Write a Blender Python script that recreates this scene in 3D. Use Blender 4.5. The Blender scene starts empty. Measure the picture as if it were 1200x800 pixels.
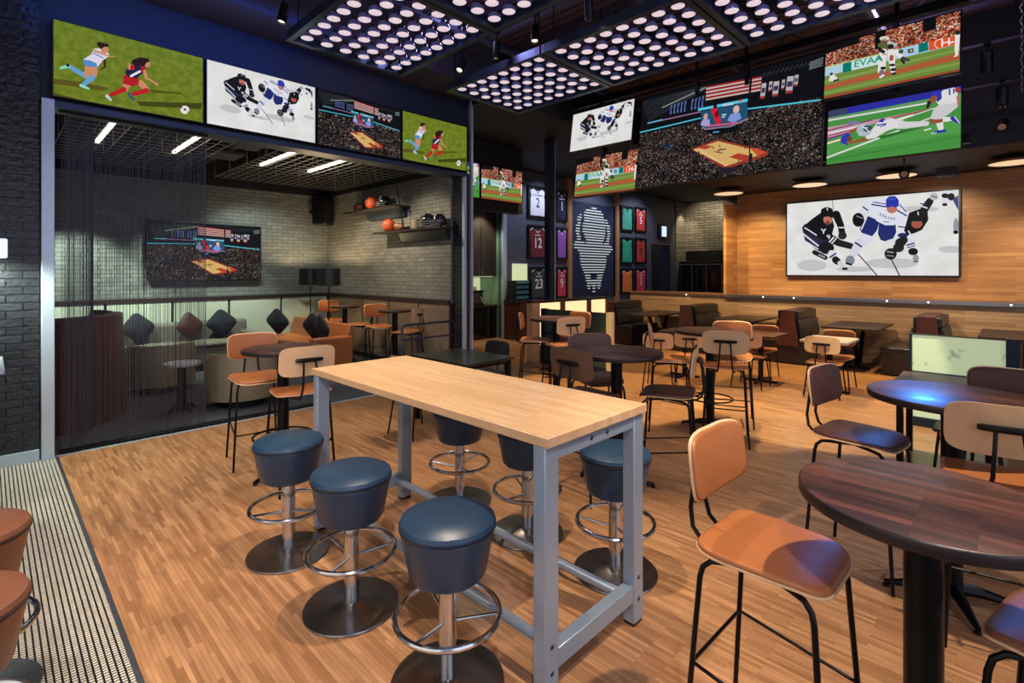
import bpy, bmesh, math, random
import numpy as np
from mathutils import Vector, Matrix
random.seed(7)
PI = math.pi
scn = bpy.context.scene
COL = scn.collection

# ------------------------------------------------------------------ colour + materials
def lin(c):
    return tuple(((v/255)/12.92 if v/255 <= .04045 else ((v/255+.055)/1.055)**2.4) for v in c)
def rgba(c): return (*lin(c), 1)
M = {}
def base(name):
    m = bpy.data.materials.new(name); m.use_nodes = True
    nt = m.node_tree; b = nt.nodes['Principled BSDF']
    M[name] = m
    return m, nt, b
def mat(name, col, rough=.5, metal=0, spec=.5, em=None, es=0, coat=0, var=.12, vscale=6, alpha=1, trans=0, bump=0, bscale=60):
    m, nt, b = base(name)
    N = nt.nodes; L = nt.links
    tc = N.new('ShaderNodeTexCoord'); no = N.new('ShaderNodeTexNoise'); no.inputs['Scale'].default_value = vscale
    no.inputs['Detail'].default_value = 4
    L.new(tc.outputs['Object'], no.inputs['Vector'])
    mx = N.new('ShaderNodeMix'); mx.data_type = 'RGBA'
    c = lin(col)
    mx.inputs[6].default_value = (*[v*(1-var) for v in c], 1); mx.inputs[7].default_value = (*[min(1, v*(1+var)) for v in c], 1)
    L.new(no.outputs['Fac'], mx.inputs[0]); L.new(mx.outputs[2], b.inputs['Base Color'])
    b.inputs['Roughness'].default_value = rough; b.inputs['Metallic'].default_value = metal
    b.inputs['Specular IOR Level'].default_value = spec; b.inputs['Coat Weight'].default_value = coat
    if em: b.inputs['Emission Color'].default_value = rgba(em); b.inputs['Emission Strength'].default_value = es
    b.inputs['Alpha'].default_value = alpha; b.inputs['Transmission Weight'].default_value = trans
    if bump:
        n2 = N.new('ShaderNodeTexNoise'); n2.inputs['Scale'].default_value = bscale; L.new(tc.outputs['Object'], n2.inputs['Vector'])
        bp = N.new('ShaderNodeBump'); bp.inputs['Strength'].default_value = bump; bp.inputs['Distance'].default_value = .01
        L.new(n2.outputs['Fac'], bp.inputs['Height']); L.new(bp.outputs['Normal'], b.inputs['Normal'])
    return m
def vec_axes(nt, coord, ax):
    """coordinates re-ordered: ax like 'xz' gives (x, z, 0)"""
    N = nt.nodes; L = nt.links
    if coord == 'world':
        g = N.new('ShaderNodeNewGeometry'); src = g.outputs['Position']
    else:
        g = N.new('ShaderNodeTexCoord'); src = g.outputs['Object']
    s = N.new('ShaderNodeSeparateXYZ'); c = N.new('ShaderNodeCombineXYZ'); L.new(src, s.inputs[0])
    L.new(s.outputs['XYZ'.index(ax[0].upper())], c.inputs[0]); L.new(s.outputs['XYZ'.index(ax[1].upper())], c.inputs[1])
    return c.outputs[0]
def brick(name, ax, c1, c2, cm, bw, rh, ms, rough=.5, bump=.3, off=.5, coord='world', spec=.5, noise=.35, nstretch=(1, 1, 1), nscale=8, bias=0, coat=0, rbump=0, rscale=30, metal=0):
    m, nt, b = base(name); N = nt.nodes; L = nt.links
    v = vec_axes(nt, coord, ax)
    t = N.new('ShaderNodeTexBrick'); L.new(v, t.inputs['Vector'])
    t.offset = off; t.inputs['Scale'].default_value = 1
    t.inputs['Color1'].default_value = rgba(c1); t.inputs['Color2'].default_value = rgba(c2); t.inputs['Mortar'].default_value = rgba(cm)
    t.inputs['Brick Width'].default_value = bw; t.inputs['Row Height'].default_value = rh
    t.inputs['Mortar Size'].default_value = ms; t.inputs['Mortar Smooth'].default_value = .2; t.inputs['Bias'].default_value = bias
    mp = N.new('ShaderNodeMapping'); mp.inputs['Scale'].default_value = nstretch; L.new(v, mp.inputs[0])
    no = N.new('ShaderNodeTexNoise'); no.inputs['Scale'].default_value = nscale; no.inputs['Detail'].default_value = 5; L.new(mp.outputs[0], no.inputs['Vector'])
    rr = N.new('ShaderNodeMapRange'); rr.inputs[1].default_value = .25; rr.inputs[2].default_value = .75
    rr.inputs[3].default_value = 1-noise; rr.inputs[4].default_value = 1+noise*.5; L.new(no.outputs['Fac'], rr.inputs[0])
    mu = N.new('ShaderNodeVectorMath'); mu.operation = 'SCALE'; L.new(t.outputs['Color'], mu.inputs[0]); L.new(rr.outputs[0], mu.inputs['Scale'])
    L.new(mu.outputs[0], b.inputs['Base Color'])
    b.inputs['Roughness'].default_value = rough; b.inputs['Specular IOR Level'].default_value = spec; b.inputs['Coat Weight'].default_value = coat
    b.inputs['Metallic'].default_value = metal
    bp = N.new('ShaderNodeBump'); bp.inputs['Strength'].default_value = bump; bp.inputs['Distance'].default_value = .01; bp.invert = True
    if rbump:
        n3 = N.new('ShaderNodeTexNoise'); n3.inputs['Scale'].default_value = rscale; n3.inputs['Detail'].default_value = 3; L.new(v, n3.inputs['Vector'])
        ad = N.new('ShaderNodeMath'); ad.operation = 'MULTIPLY_ADD'; ad.inputs[1].default_value = rbump; L.new(n3.outputs['Fac'], ad.inputs[0]); L.new(t.outputs['Fac'], ad.inputs[2])
        L.new(ad.outputs[0], bp.inputs['Height'])
    else: L.new(t.outputs['Fac'], bp.inputs['Height'])
    L.new(bp.outputs['Normal'], b.inputs['Normal'])
    return m

brick('oak_strip_floor', 'yx', (188, 140, 98), (148, 103, 67), (116, 78, 52), .3, .0205, .0007, rough=.36, bump=.08, off=.37, noise=.32, nstretch=(1.1, 7, 1), nscale=3.2, coat=.1)
brick('white_tile', 'yx', (222, 216, 200), (205, 198, 182), (16, 15, 15), .019, .0245, .0042, rough=.35, bump=.3, noise=.08)
brick('dark_brick', 'xz', (40, 43, 50), (28, 31, 37), (9, 9, 11), .22, .072, .006, rough=.28, bump=.7, noise=.3, rbump=1.1, rscale=22)
brick('grey_brick_y', 'xz', (126, 130, 126), (108, 112, 108), (70, 72, 72), .215, .07, .005, rough=.42, bump=.5, noise=.2, rbump=.25, rscale=18)
brick('grey_brick_x', 'yz', (134, 133, 126), (116, 115, 108), (74, 74, 72), .215, .07, .005, rough=.42, bump=.5, noise=.2, rbump=.25, rscale=18)
brick('far_brick', 'yz', (134, 130, 120), (106, 102, 94), (60, 58, 54), .4, .1, .014, rough=.5, bump=.5, noise=.25)
brick('slate_tile', 'xz', (88, 92, 104), (78, 83, 96), (62, 66, 76), .4, .1, .006, rough=.45, bump=.25, noise=.15)
brick('wood_wall', 'yz', (190, 142, 94), (162, 112, 70), (128, 86, 54), 1.1, .062, .0015, rough=.42, bump=.15, off=.43, noise=.22, nstretch=(.8, 8, 1), nscale=3)
brick('wood_wall_side', 'xz', (206, 150, 92), (176, 120, 70), (130, 86, 48), 1.6, .075, .0015, rough=.42, bump=.15, off=.43, noise=.2, nstretch=(.8, 8, 1), nscale=3)
brick('pale_wood_wall', 'yz', (196, 160, 122), (162, 126, 92), (130, 98, 72), 1.1, .062, .0015, rough=.42, bump=.15, off=.43, noise=.22, nstretch=(.8, 8, 1), nscale=3)
brick('butcher_block', 'yx', (218, 180, 136), (202, 160, 116), (186, 144, 104), .55, .035, .0007, rough=.34, bump=.05, off=.41, noise=.12, nstretch=(1.5, 9, 1), nscale=5, coord='object', coat=.2)
brick('walnut_top', 'yx', (98, 60, 52), (48, 30, 34), (34, 20, 20), .34, .034, .0005, rough=.34, bump=.03, off=.37, noise=.35, nstretch=(1.5, 9, 1), nscale=5, coord='object', coat=.06)
brick('ceiling_deck', 'yx', (96, 76, 80), (82, 66, 74), (30, 24, 30), 30, .15, .018, rough=.7, bump=.6, noise=.2)
brick('perforated', 'yx', (60, 62, 66), (52, 54, 58), (10, 10, 12), .03, .03, .006, rough=.4, bump=.4, noise=.1, metal=.7)

mat('navy_paint', (14, 30, 54), .55); mat('black_paint', (9, 9, 12), .65); mat('black_metal', (16, 16, 18), .35, .6, var=.05)
mat('soffit_paint', (58, 56, 74), .6)
mat('carpet_grey', (74, 78, 84), .9, bump=.5, bscale=300); mat('silver_paint', (156, 172, 188), .33, .45, var=.06)
mat('chrome', (205, 208, 212), .16, 1, var=.03); mat('brushed_steel', (150, 146, 142), .26, 1, var=.2, vscale=14)
mat('blue_vinyl', (30, 56, 80), .34, 0, .5, var=.15, vscale=5, bump=.12, bscale=180)
mat('brown_leather', (122, 76, 54), .38, bump=.12, bscale=160)
mat('tan_leather', (164, 98, 52), .4, var=.12, vscale=5, bump=.1, bscale=160)
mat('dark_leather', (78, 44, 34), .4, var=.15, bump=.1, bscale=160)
mat('black_leather', (28, 29, 33), .34, bump=.12, bscale=120)
mat('brown_booth', (92, 54, 42), .36, var=.25, vscale=3)
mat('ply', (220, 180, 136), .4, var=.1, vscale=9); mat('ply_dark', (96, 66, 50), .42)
mat('black_top', (34, 40, 34), .3, coat=.3); mat('white_top', (206, 212, 214), .3)
mat('walnut_edge', (40, 28, 26), .35)
mat('dark_red_wood', (78, 42, 37), .38, var=.2, vscale=5); mat('dark_kick', (34, 26, 28), .5)
mat('dark_wood', (44, 32, 30), .4); mat('brown_wood', (120, 82, 54), .45, var=.2); mat('post_wood', (170, 122, 80), .5, var=.15)
mat('steel_strip', (150, 152, 165), .28, .9); mat('jamb_metal', (188, 204, 220), .35, .5, var=.2, vscale=2)
mat('blue_steel', (60, 74, 96), .35, .7); mat('pillow', (26, 28, 40), .85, bump=.3, bscale=90); mat('grey_fabric', (110, 106, 96), .8, var=.3, vscale=4, bump=.3, bscale=90)
mat('cream_shell', (150, 138, 110), .45, var=.35, vscale=5)
mat('bulb_glass', (120, 120, 165), .12, .6, em=(120, 120, 190), es=.12, var=.3, vscale=30)
mat('bulb_face', (236, 226, 240), .2, em=(244, 228, 240), es=.62, var=.1, vscale=30)
mat('bulb_cap', (120, 118, 150), .2, .9)
mat('tube_light', (255, 250, 235), .4, em=(255, 246, 224), es=5.5)
mat('wire', (176, 172, 162), .4, .6)
mat('lamp_glow', (255, 236, 190), .4, em=(255, 228, 170), es=3.0)
mat('disc_lamp', (236, 214, 175), .4, em=(240, 214, 170), es=.8)
mat('chain_metal', (74, 74, 84), .45, .7, var=.3, vscale=40)
mat('spot_glow', (255, 240, 215), .4, em=(255, 236, 205), es=6)
mat('onyx_glow', (222, 196, 146), .3, em=(255, 222, 165), es=1.1)
mat('bar_white', (190, 200, 196), .4, em=(200, 208, 200), es=.6)
mat('screen_white', (220, 235, 240), .4, em=(205, 225, 240), es=1.1)
mat('counter_glow', (190, 200, 160), .4, em=(206, 218, 170), es=.7)
mat('shade_black', (20, 20, 22), .4); mat('silver_band', (150, 150, 150), .4, .5)
mat('basketball', (214, 92, 46), .5, bump=.3, bscale=120); mat('football', (120, 66, 50), .45); mat('ball_white', (220, 215, 205), .5)
mat('helmet', (22, 24, 30), .15, coat=.6); mat('clear_glass', (220, 230, 225), .08, alpha=.35)
mat('dark_glass', (14, 18, 18), .08, spec=.8); mat('bottle_green', (30, 70, 50), .15); mat('teal_light', (70, 120, 124), .2, em=(90, 170, 190), es=.05)
mat('frame_black', (12, 12, 14), .4); mat('mat_board', (70, 70, 74), .7)
for n, c in dict(j_white=(206, 208, 214), j_maroon=(112, 34, 36), j_black=(52, 60, 58), j_pink=(214, 66, 78), j_green=(30, 150, 110), j_teal=(60, 160, 130), j_orange=(220, 120, 50), j_red=(180, 52, 44), j_violet=(150, 80, 170), j_navy=(26, 30, 60), ink_white=(230, 230, 226), ink_navy=(24, 26, 44), ink_black=(20, 20, 20)).items():
    mat(n, c, .75)
mat('door_dark', (40, 32, 34), .5); mat('frost_glass', (120, 150, 130), .35, var=.2, vscale=2)
mat('patina_back', (150, 162, 142), .35, .1, var=.25, vscale=2); mat('patina_side', (128, 110, 92), .35, .1, var=.35, vscale=2)

def patina(name, c, stain, sc, thr):
    m, nt, b = base(name); N = nt.nodes; L = nt.links
    g = N.new('ShaderNodeNewGeometry'); no = N.new('ShaderNodeTexNoise'); no.inputs['Scale'].default_value = sc; no.inputs['Detail'].default_value = 6
    L.new(g.outputs['Position'], no.inputs['Vector'])
    cr = N.new('ShaderNodeValToRGB'); cr.color_ramp.elements[0].position = thr; cr.color_ramp.elements[0].color = rgba(c)
    cr.color_ramp.elements[1].position = thr+.12; cr.color_ramp.elements[1].color = rgba(stain)
    L.new(no.outputs['Fac'], cr.inputs[0]); L.new(cr.outputs[0], b.inputs['Base Color'])
    b.inputs['Roughness'].default_value = .35
    return m, nt, b, cr
patina('patina_panel', (196, 204, 186), (128, 100, 64), 2.2, .6)
m_, nt_, b_, cr_ = patina('stone_glow', (196, 214, 172), (120, 146, 104), 9, .64)
nt_.links.new(cr_.outputs[0], b_.inputs['Emission Color']); b_.inputs['Emission Strength'].default_value = .5

# screen materials
def pic_mat():
    m, nt, b = base('pic'); N = nt.nodes; L = nt.links
    a = N.new('ShaderNodeVertexColor'); a.layer_name = 'col'
    b.inputs['Base Color'].default_value = (0, 0, 0, 1); b.inputs['Roughness'].default_value = .5; b.inputs['Specular IOR Level'].default_value = .08
    L.new(a.outputs['Color'], b.inputs['Emission Color']); b.inputs['Emission Strength'].default_value = .92
def noise_screen(name, cols, scale, kind='noise', stretch=(1, 1, 1), es=.92):
    m, nt, b = base(name); N = nt.nodes; L = nt.links
    tc = N.new('ShaderNodeTexCoord'); mp = N.new('ShaderNodeMapping'); mp.inputs['Scale'].default_value = stretch
    L.new(tc.outputs['Object'], mp.inputs[0])
    if kind == 'noise':
        t = N.new('ShaderNodeTexNoise'); t.inputs['Scale'].default_value = scale; t.inputs['Detail'].default_value = 5; o = t.outputs['Fac']
    else:
        t = N.new('ShaderNodeTexVoronoi'); t.inputs['Scale'].default_value = scale
        s = N.new('ShaderNodeSeparateColor'); L.new(t.outputs['Color'], s.inputs[0]); o = s.outputs[0]
    L.new(mp.outputs[0], t.inputs['Vector'])
    cr = N.new('ShaderNodeValToRGB'); e = cr.color_ramp.elements
    while len(e) < len(cols): e.new(.5)
    for i, (p, c) in enumerate(cols): e[i].position = p; e[i].color = rgba(c)
    if kind != 'noise': cr.color_ramp.interpolation = 'CONSTANT'
    L.new(o, cr.inputs[0])
    if kind != 'noise':
        n2 = N.new('ShaderNodeTexNoise'); n2.inputs['Scale'].default_value = 3.5; n2.inputs['Detail'].default_value = 3; L.new(tc.outputs['Object'], n2.inputs['Vector'])
        mr = N.new('ShaderNodeMapRange'); mr.inputs[1].default_value = .3; mr.inputs[2].default_value = .7; mr.inputs[3].default_value = .45; mr.inputs[4].default_value = 1.35; L.new(n2.outputs['Fac'], mr.inputs[0])
        vm = N.new('ShaderNodeVectorMath'); vm.operation = 'SCALE'; L.new(cr.outputs[0], vm.inputs[0]); L.new(mr.outputs[0], vm.inputs['Scale']); L.new(vm.outputs[0], b.inputs['Emission Color'])
    else: L.new(cr.outputs[0], b.inputs['Emission Color'])
    b.inputs['Emission Strength'].default_value = es
    b.inputs['Base Color'].default_value = (0, 0, 0, 1); b.inputs['Roughness'].default_value = .5; b.inputs['Specular IOR Level'].default_value = .08
pic_mat()
noise_screen('grass_pic', [(.3, (92, 110, 26)), (.5, (110, 126, 34)), (.7, (126, 138, 46))], 16, stretch=(1, 2.5, 1))
noise_screen('ice_pic', [(.3, (222, 221, 218)), (.55, (232, 231, 229)), (.75, (240, 240, 238))], 4, stretch=(1, 2, 1))
noise_screen('crowd_dark', [(0, (8, 8, 10)), (.34, (34, 30, 28)), (.55, (64, 54, 50)), (.74, (96, 84, 76)), (.86, (70, 30, 30)), (.93, (150, 140, 130)), (.97, (40, 52, 90))], 70, 'vor')
noise_screen('crowd_orange', [(0, (60, 30, 24)), (.22, (176, 92, 56)), (.42, (96, 54, 44)), (.56, (204, 150, 124)), (.72, (190, 62, 40)), (.84, (226, 206, 190)), (.91, (50, 60, 54)), (.95, (210, 120, 60))], 75, 'vor')

# ------------------------------------------------------------------ geometry collector
class G:
    def __init__(s): s.v = []; s.f = []; s.m = []; s.c = []; s.mi = 0; s.col = None
    def add(s, vs, fs):
        o = len(s.v); s.v += [tuple(v) for v in vs]
        for f in fs: s.f.append([i+o for i in f]); s.m.append(s.mi); s.c.append(s.col)
        return s
    def box(s, x0, x1, y0, y1, z0, z1, mtx=None):
        vs = [Vector(p) for p in ((x0,y0,z0),(x1,y0,z0),(x1,y1,z0),(x0,y1,z0),(x0,y0,z1),(x1,y0,z1),(x1,y1,z1),(x0,y1,z1))]
        if mtx: vs = [mtx @ v for v in vs]
        return s.add(vs, [(3,2,1,0),(4,5,6,7),(0,1,5,4),(1,2,6,5),(2,3,7,6),(3,0,4,7)])
    def bar(s, p, q, w, h):
        p = Vector(p); q = Vector(q); d = (q-p); L_ = d.length
        r = d.to_track_quat('Z', 'Y').to_matrix().to_4x4(); m = Matrix.Translation(p) @ r
        return s.box(-w/2, w/2, -h/2, h/2, 0, L_, m)
    def tube(s, pts, r, n=8, closed=False, cap=True):
        pts = [Vector(p) for p in pts]; N = len(pts); rings = []
        up = None
        for i, p in enumerate(pts):
            if closed: t = (pts[(i+1) % N]-pts[i-1]).normalized()
            else: t = (pts[min(i+1, N-1)]-pts[max(i-1, 0)]).normalized()
            if up is None:
                up = Vector((0, 0, 1)) if abs(t.z) < .9 else Vector((1, 0, 0))
            a = (up - t*up.dot(t)).normalized(); b = t.cross(a); up = a
            rr = r[i] if isinstance(r, (list, tuple)) else r
            rings.append([p + (a*math.cos(2*PI*k/n)+b*math.sin(2*PI*k/n))*rr for k in range(n)])
        vs = [v for R in rings for v in R]; fs = []
        for i in range(N if closed else N-1):
            j = (i+1) % N
            for k in range(n): fs.append((i*n+k, i*n+(k+1) % n, j*n+(k+1) % n, j*n+k))
        if cap and not closed: fs += [tuple(range(n))[::-1], tuple((N-1)*n+k for k in range(n))]
        return s.add(vs, fs)
    def lathe(s, prof, c=(0, 0, 0), n=32, mtx=None, cap=True):
        vs = []; fs = []; P = len(prof)
        for (r, z) in prof:
            for k in range(n):
                a = 2*PI*k/n; v = Vector((c[0]+r*math.cos(a), c[1]+r*math.sin(a), c[2]+z)); vs.append(mtx @ v if mtx else v)
        for i in range(P-1):
            for k in range(n): fs.append((i*n+k, i*n+(k+1) % n, (i+1)*n+(k+1) % n, (i+1)*n+k))
        if cap and prof[0][0] > 1e-5: fs.append(tuple(range(n))[::-1])
        if cap and prof[-1][0] > 1e-5: fs.append(tuple((P-1)*n+k for k in range(n)))
        return s.add(vs, fs)
    def prism(s, poly, a, b, ax='z'):
        def P(u, v, w): return {'z': (u, v, w), 'x': (w, u, v), 'y': (u, w, v)}[ax]
        n = len(poly); vs = [P(u, v, a) for u, v in poly]+[P(u, v, b) for u, v in poly]
        return s.add(vs, [tuple(range(n))[::-1], tuple(range(n, 2*n))]+[(i, (i+1) % n, (i+1) % n+n, i+n) for i in range(n)])
    def pad(s, w, h, rc, t, dome, f, rings=(1, .97, .9, .75, .5, .22), n=40):
        """rounded rectangle w x h pad: f(x, y, z) maps it into place; flat bottom, domed top"""
        def out(k):
            a = 2*PI*(k+.5)/n; e = 2/ (2+6*(1-rc)); c, si = math.cos(a), math.sin(a)
            return (w/2*math.copysign(abs(c)**e, c), h/2*math.copysign(abs(si)**e, si))
        o = [out(k) for k in range(n)]; vs = []; fs = []
        lay = [(r, 0) for r in rings[::-1]] + [(rings[0], t*.6)] + [(r, t + dome*(1-r*r)) for r in rings[1:]]
        for r, z in lay: vs += [f(x*r, y*r, z) for x, y in o]
        for i in range(len(lay)-1):
            for k in range(n): fs.append((i*n+k, i*n+(k+1) % n, (i+1)*n+(k+1) % n, (i+1)*n+k))
        fs += [tuple(range(n))[::-1], tuple((len(lay)-1)*n+k for k in range(n))]
        return s.add(vs, fs)
    def build(s, name, mats, parent=None, loc=None, bevel=0, angle=35, smooth=True):
        me = bpy.data.meshes.new(name); me.from_pydata(s.v, [], s.f); me.validate(verbose=False)
        if not isinstance(mats, (list, tuple)): mats = [mats]
        for m in mats: me.materials.append(M[m] if isinstance(m, str) else m)
        if len(me.polygons) == len(s.m): me.polygons.foreach_set('material_index', s.m)
        if any(c is not None for c in s.c):
            at = me.color_attributes.new('col', 'FLOAT_COLOR', 'CORNER')
            for p in me.polygons:
                c = s.c[p.index] or (0, 0, 0, 1)
                for li in p.loop_indices: at.data[li].color = c
        else:
            bm = bmesh.new(); bm.from_mesh(me); bmesh.ops.recalc_face_normals(bm, faces=bm.faces); bm.to_mesh(me); bm.free()
        if smooth:
            me.shade_smooth(); me.set_sharp_from_angle(angle=math.radians(angle))
        o = bpy.data.objects.new(name, me); COL.objects.link(o)
        if parent: o.parent = parent
        if loc: o.location = loc
        if bevel:
            b = o.modifiers.new('bevel', 'BEVEL'); b.width = bevel; b.segments = 2; b.limit_method = 'ANGLE'; b.harden_normals = False
        return o

def tag(o, label, cat, group=None, kind=None):
    o['label'] = label; o['category'] = cat
    if group: o['group'] = group
    if kind: o['kind'] = kind
    return o
def thing(name, label, cat, loc=(0, 0, 0), rz=0, group=None):
    o = bpy.data.objects.new(name, None); COL.objects.link(o); o.empty_display_size = .1
    o.location = loc; o.rotation_euler = (0, 0, rz)
    return tag(o, label, cat, group)
def struct(name, g, m, bevel=0, smooth=False, label=None):
    o = g.build(name, m, bevel=bevel, smooth=smooth); o['kind'] = 'structure'
    if label: o['label'] = label
    return o
def dup(root, loc, rz, label, group=None, swap=None):
    def cp(o, parent):
        c = o.copy(); COL.objects.link(c); c.parent = parent
        if swap and c.type == 'MESH' and any(ms and ms.name in swap for ms in c.data.materials):
            key = (o.data.name, tuple(sorted(swap.items())))
            if key not in SW:
                me = o.data.copy()
                for i, ms in enumerate(me.materials):
                    if ms.name in swap: me.materials[i] = M[swap[ms.name]]
                SW[key] = me
            c.data = SW[key]
        for ch in list(o.children): cp(ch, c)
        return c
    r = cp(root, None); r.location = loc; r.rotation_euler = (0, 0, rz); r['label'] = label
    if group: r['group'] = group
    return r
SW = {}
def text_into(g, s, cx, cz, size, to3d, mi=None, bold=True):
    """writes s as flat faces into g; to3d(u, v) places it"""
    cu = bpy.data.curves.new('t', 'FONT'); cu.body = s; cu.size = size; cu.align_x = 'CENTER'; cu.align_y = 'CENTER'
    if bold: cu.offset = size*.012
    cu.resolution_u = 2
    ob = bpy.data.objects.new('t', cu); COL.objects.link(ob)
    bpy.context.view_layer.update()
    me = bpy.data.meshes.new_from_object(ob.evaluated_get(bpy.context.evaluated_depsgraph_get()))
    if mi is not None: g.mi = mi
    g.add([to3d(cx+v.co.x, cz+v.co.y) for v in me.vertices], [tuple(p.vertices) for p in me.polygons])
    bpy.data.objects.remove(ob); bpy.data.curves.remove(cu); bpy.data.meshes.remove(me)

# ------------------------------------------------------------------ camera
cam = bpy.data.cameras.new('camera'); co = bpy.data.objects.new('camera', cam); COL.objects.link(co)
YAW = math.atan2(602, 590) # heading of the view, measured from +X
CA = math.cos(math.atan2(590, 602)); SA = math.sin(math.atan2(590, 602))
co.location = (0, 0, 1.72); co.rotation_euler = (PI/2, 0, math.atan2(590, 602)-PI/2)
cam.sensor_width = 36; cam.lens = 36*602/1200; cam.shift_y = -82/1200; cam.clip_start = .02
scn.camera = co

# ================================================================== THE SETTING
struct('floor', G().box(.46, 21, -3.5, 6.35, -.1, 0).box(5.5, 21, 6.35, 9.5, -.1, 0), 'oak_strip_floor')
struct('floor_1', G().box(-3, .438, -3.5, 6.35, -.1, 0), 'white_tile')
struct('floor_2', G().box(-1.4, 5.5, 6.39, 11, -.1, -.001), 'carpet_grey')
struct('trim_1', G().box(.438, .46, -3.5, 6.35, -.1, .003), 'steel_strip')
struct('trim_2', G().box(-3, 5.5, 6.35, 6.39, -.1, .004), 'jamb_metal')
struct('wall_left', G().box(-3, .33, 6.37, 6.6, 0, 4.5), 'dark_brick')
struct('baseboard_left', G().box(-3, .33, 6.35, 6.37, 0, .1), 'jamb_metal', .003)
struct('trim_3', G().box(.34, .43, 6.3, 6.6, 0, 3.3), 'jamb_metal', .004)
struct('wall_upper_left', G().box(.33, 5.5, 6.41, 6.6, 3.3, 4.5), 'navy_paint')
struct('trim_4', G().box(.34, 5.48, 6.33, 6.6, 3.24, 3.3), 'blue_steel', .004)
struct('trim_5', G().box(5.34, 5.39, 6.3, 6.36, 0, 3.24).box(5.49, 5.53, 6.3, 6.36, 0, 4.5), 'jamb_metal', .004)
struct('ceiling', G().box(-3, 9.6, -3.5, 5.75, 5.3, 5.4), 'ceiling_deck')
struct('ceiling_1', G().box(-3, 5.5, 5.75, 6.6, 4.5, 5.4), 'soffit_paint')
struct('ceiling_2', G().box(5.5, 21, 5.75, 9.6, 4.42, 5.4).box(9.6, 21, 4.6, 5.75, 4.42, 5.4), 'black_paint')
struct('ceiling_3', G().box(9.6, 12.6, -3.5, 4.6, 3.5, 5.4), 'black_paint')
# private room behind the opening
struct('wall_back', G().box(-1.4, 5.5, 10.9, 11, 1.2, 3.35), 'grey_brick_y')
struct('wall_side', G().box(5.3, 5.5, 6.6, 10.9, 1.2, 3.35), 'grey_brick_x')
struct('wall_upper_back', G().box(-1.4, 5.5, 10.8, 11, 3.35, 4.4).box(5.2, 5.5, 6.6, 10.8, 3.35, 4.4), 'black_paint')
struct('wall_partition', G().box(-1.5, -1.4, 6.6, 11, 0, 4.4).box(5.345, 5.525, 6.36, 6.6, 0, 3.24), 'dark_brick')
struct('ceiling_4', G().box(-1.5, 5.5, 6.6, 11, 4.3, 4.42), 'black_paint')
struct('trim_6', G().box(-1.4, 5.3, 10.85, 10.9, 1.18, 1.25).box(5.25, 5.3, 6.6, 10.85, 1.18, 1.25), 'dark_wood', .004)
g = G(); xs = [-1.4, -.55, .42, 1.374, 2.338, 3.27, 4.259, 5.26]
for a, b in zip(xs, xs[1:]): g.box(a+.02, b-.02, 10.87, 10.9, .1, 1.18)
struct('wall_wainscot_back', g, 'patina_panel', .003)
g = G(); ys = [6.6, 7.456, 8.412, 9.37, 10.3, 10.86]
for a, b in zip(ys, ys[1:]): g.box(5.27, 5.3, a+.02, b-.02, .1, 1.18)
struct('wall_wainscot_side', g, 'patina_side', .003)
struct('wall_lower_private', G().box(-1.4, 5.5, 10.9, 11, 0, 1.2).box(5.3, 5.5, 6.6, 10.9, 0, 1.2), 'dark_wood')
# jersey wall (a straight run from the service recess to the far brick wall)
struct('wall_jersey', G().box(5.5, 8.15, 9.4, 9.6, 0, 4.42).box(9.28, 16.77, 9.4, 9.6, 0, 4.42).box(16.77, 18.18, 9.4, 9.6, 2.74, 4.42).box(18.18, 19.5, 9.4, 9.6, 0, 4.42).box(8.15, 9.28, 9.4, 9.6, 3.5, 4.42), 'slate_tile')
struct('wall_recess', G().box(8.05, 9.38, 10.3, 10.4, 0, 3.6), 'frost_glass'); struct('wall_recess_left', G().box(8.05, 8.15, 9.6, 10.3, 0, 3.6), 'frost_glass'); struct('wall_recess_right', G().box(9.28, 9.38, 9.6, 10.3, 0, 3.6), 'frost_glass')
struct('floor_3', G().box(8.05, 9.38, 9.5, 10.3, -.1, 0), 'oak_strip_floor')
struct('trim_7', G().box(8.09, 8.15, 9.34, 9.4, 0, 3.5).box(9.2, 9.34, 9.34, 9.4, 0, 3.5), 'jamb_metal', .004)
struct('wall_far', G().box(19.4, 19.6, 3, 9.4, 0, 4.42), 'far_brick')
struct('wall_far_corner', G().box(18.6, 19.4, 9.36, 9.4, 0, 4.42), 'far_brick')
# wood wall: low wall in front with a ledge, tall wall behind it
struct('wall_right_low', G().box(11.7, 11.85, -3.5, 7.15, 0, 1.17), 'pale_wood_wall')
struct('wall_right', G().box(12.35, 12.5, -3.5, 4.68, 0, 3.5), 'wood_wall')
struct('wall_right_return', G().box(11.7, 12.5, 4.68, 4.74, 1.21, 3.26), 'wood_wall_side')
struct('trim_8', G().box(11.66, 12.35, -3.5, 7.2, 1.17, 1.21), 'brown_wood', .003)
struct('trim_9', G().box(11.645, 11.662, -3.5, 4.7, 1.14, 1.21), 'steel_strip', .003)
g = G()
d = thing('glass_door', 'dark double door under the lit wall lantern at the far end of the jersey wall', 'door', (17.47, 9.42, 0))
G().box(-.68, .05, 0, .05, .01, 2.7).build('door_leaf', 'door_dark', d, bevel=.004); G().box(.07, .68, 0, .05, .01, 2.7).build('glass_leaf', 'j_navy', d, bevel=.004)
G().box(-.7, -.66, -.04, .02, 0, 2.74).box(.66, .7, -.04, .02, 0, 2.74).box(-.7, .7, -.04, .02, 2.7, 2.74).build('door_frame', 'brushed_steel', d)

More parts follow.
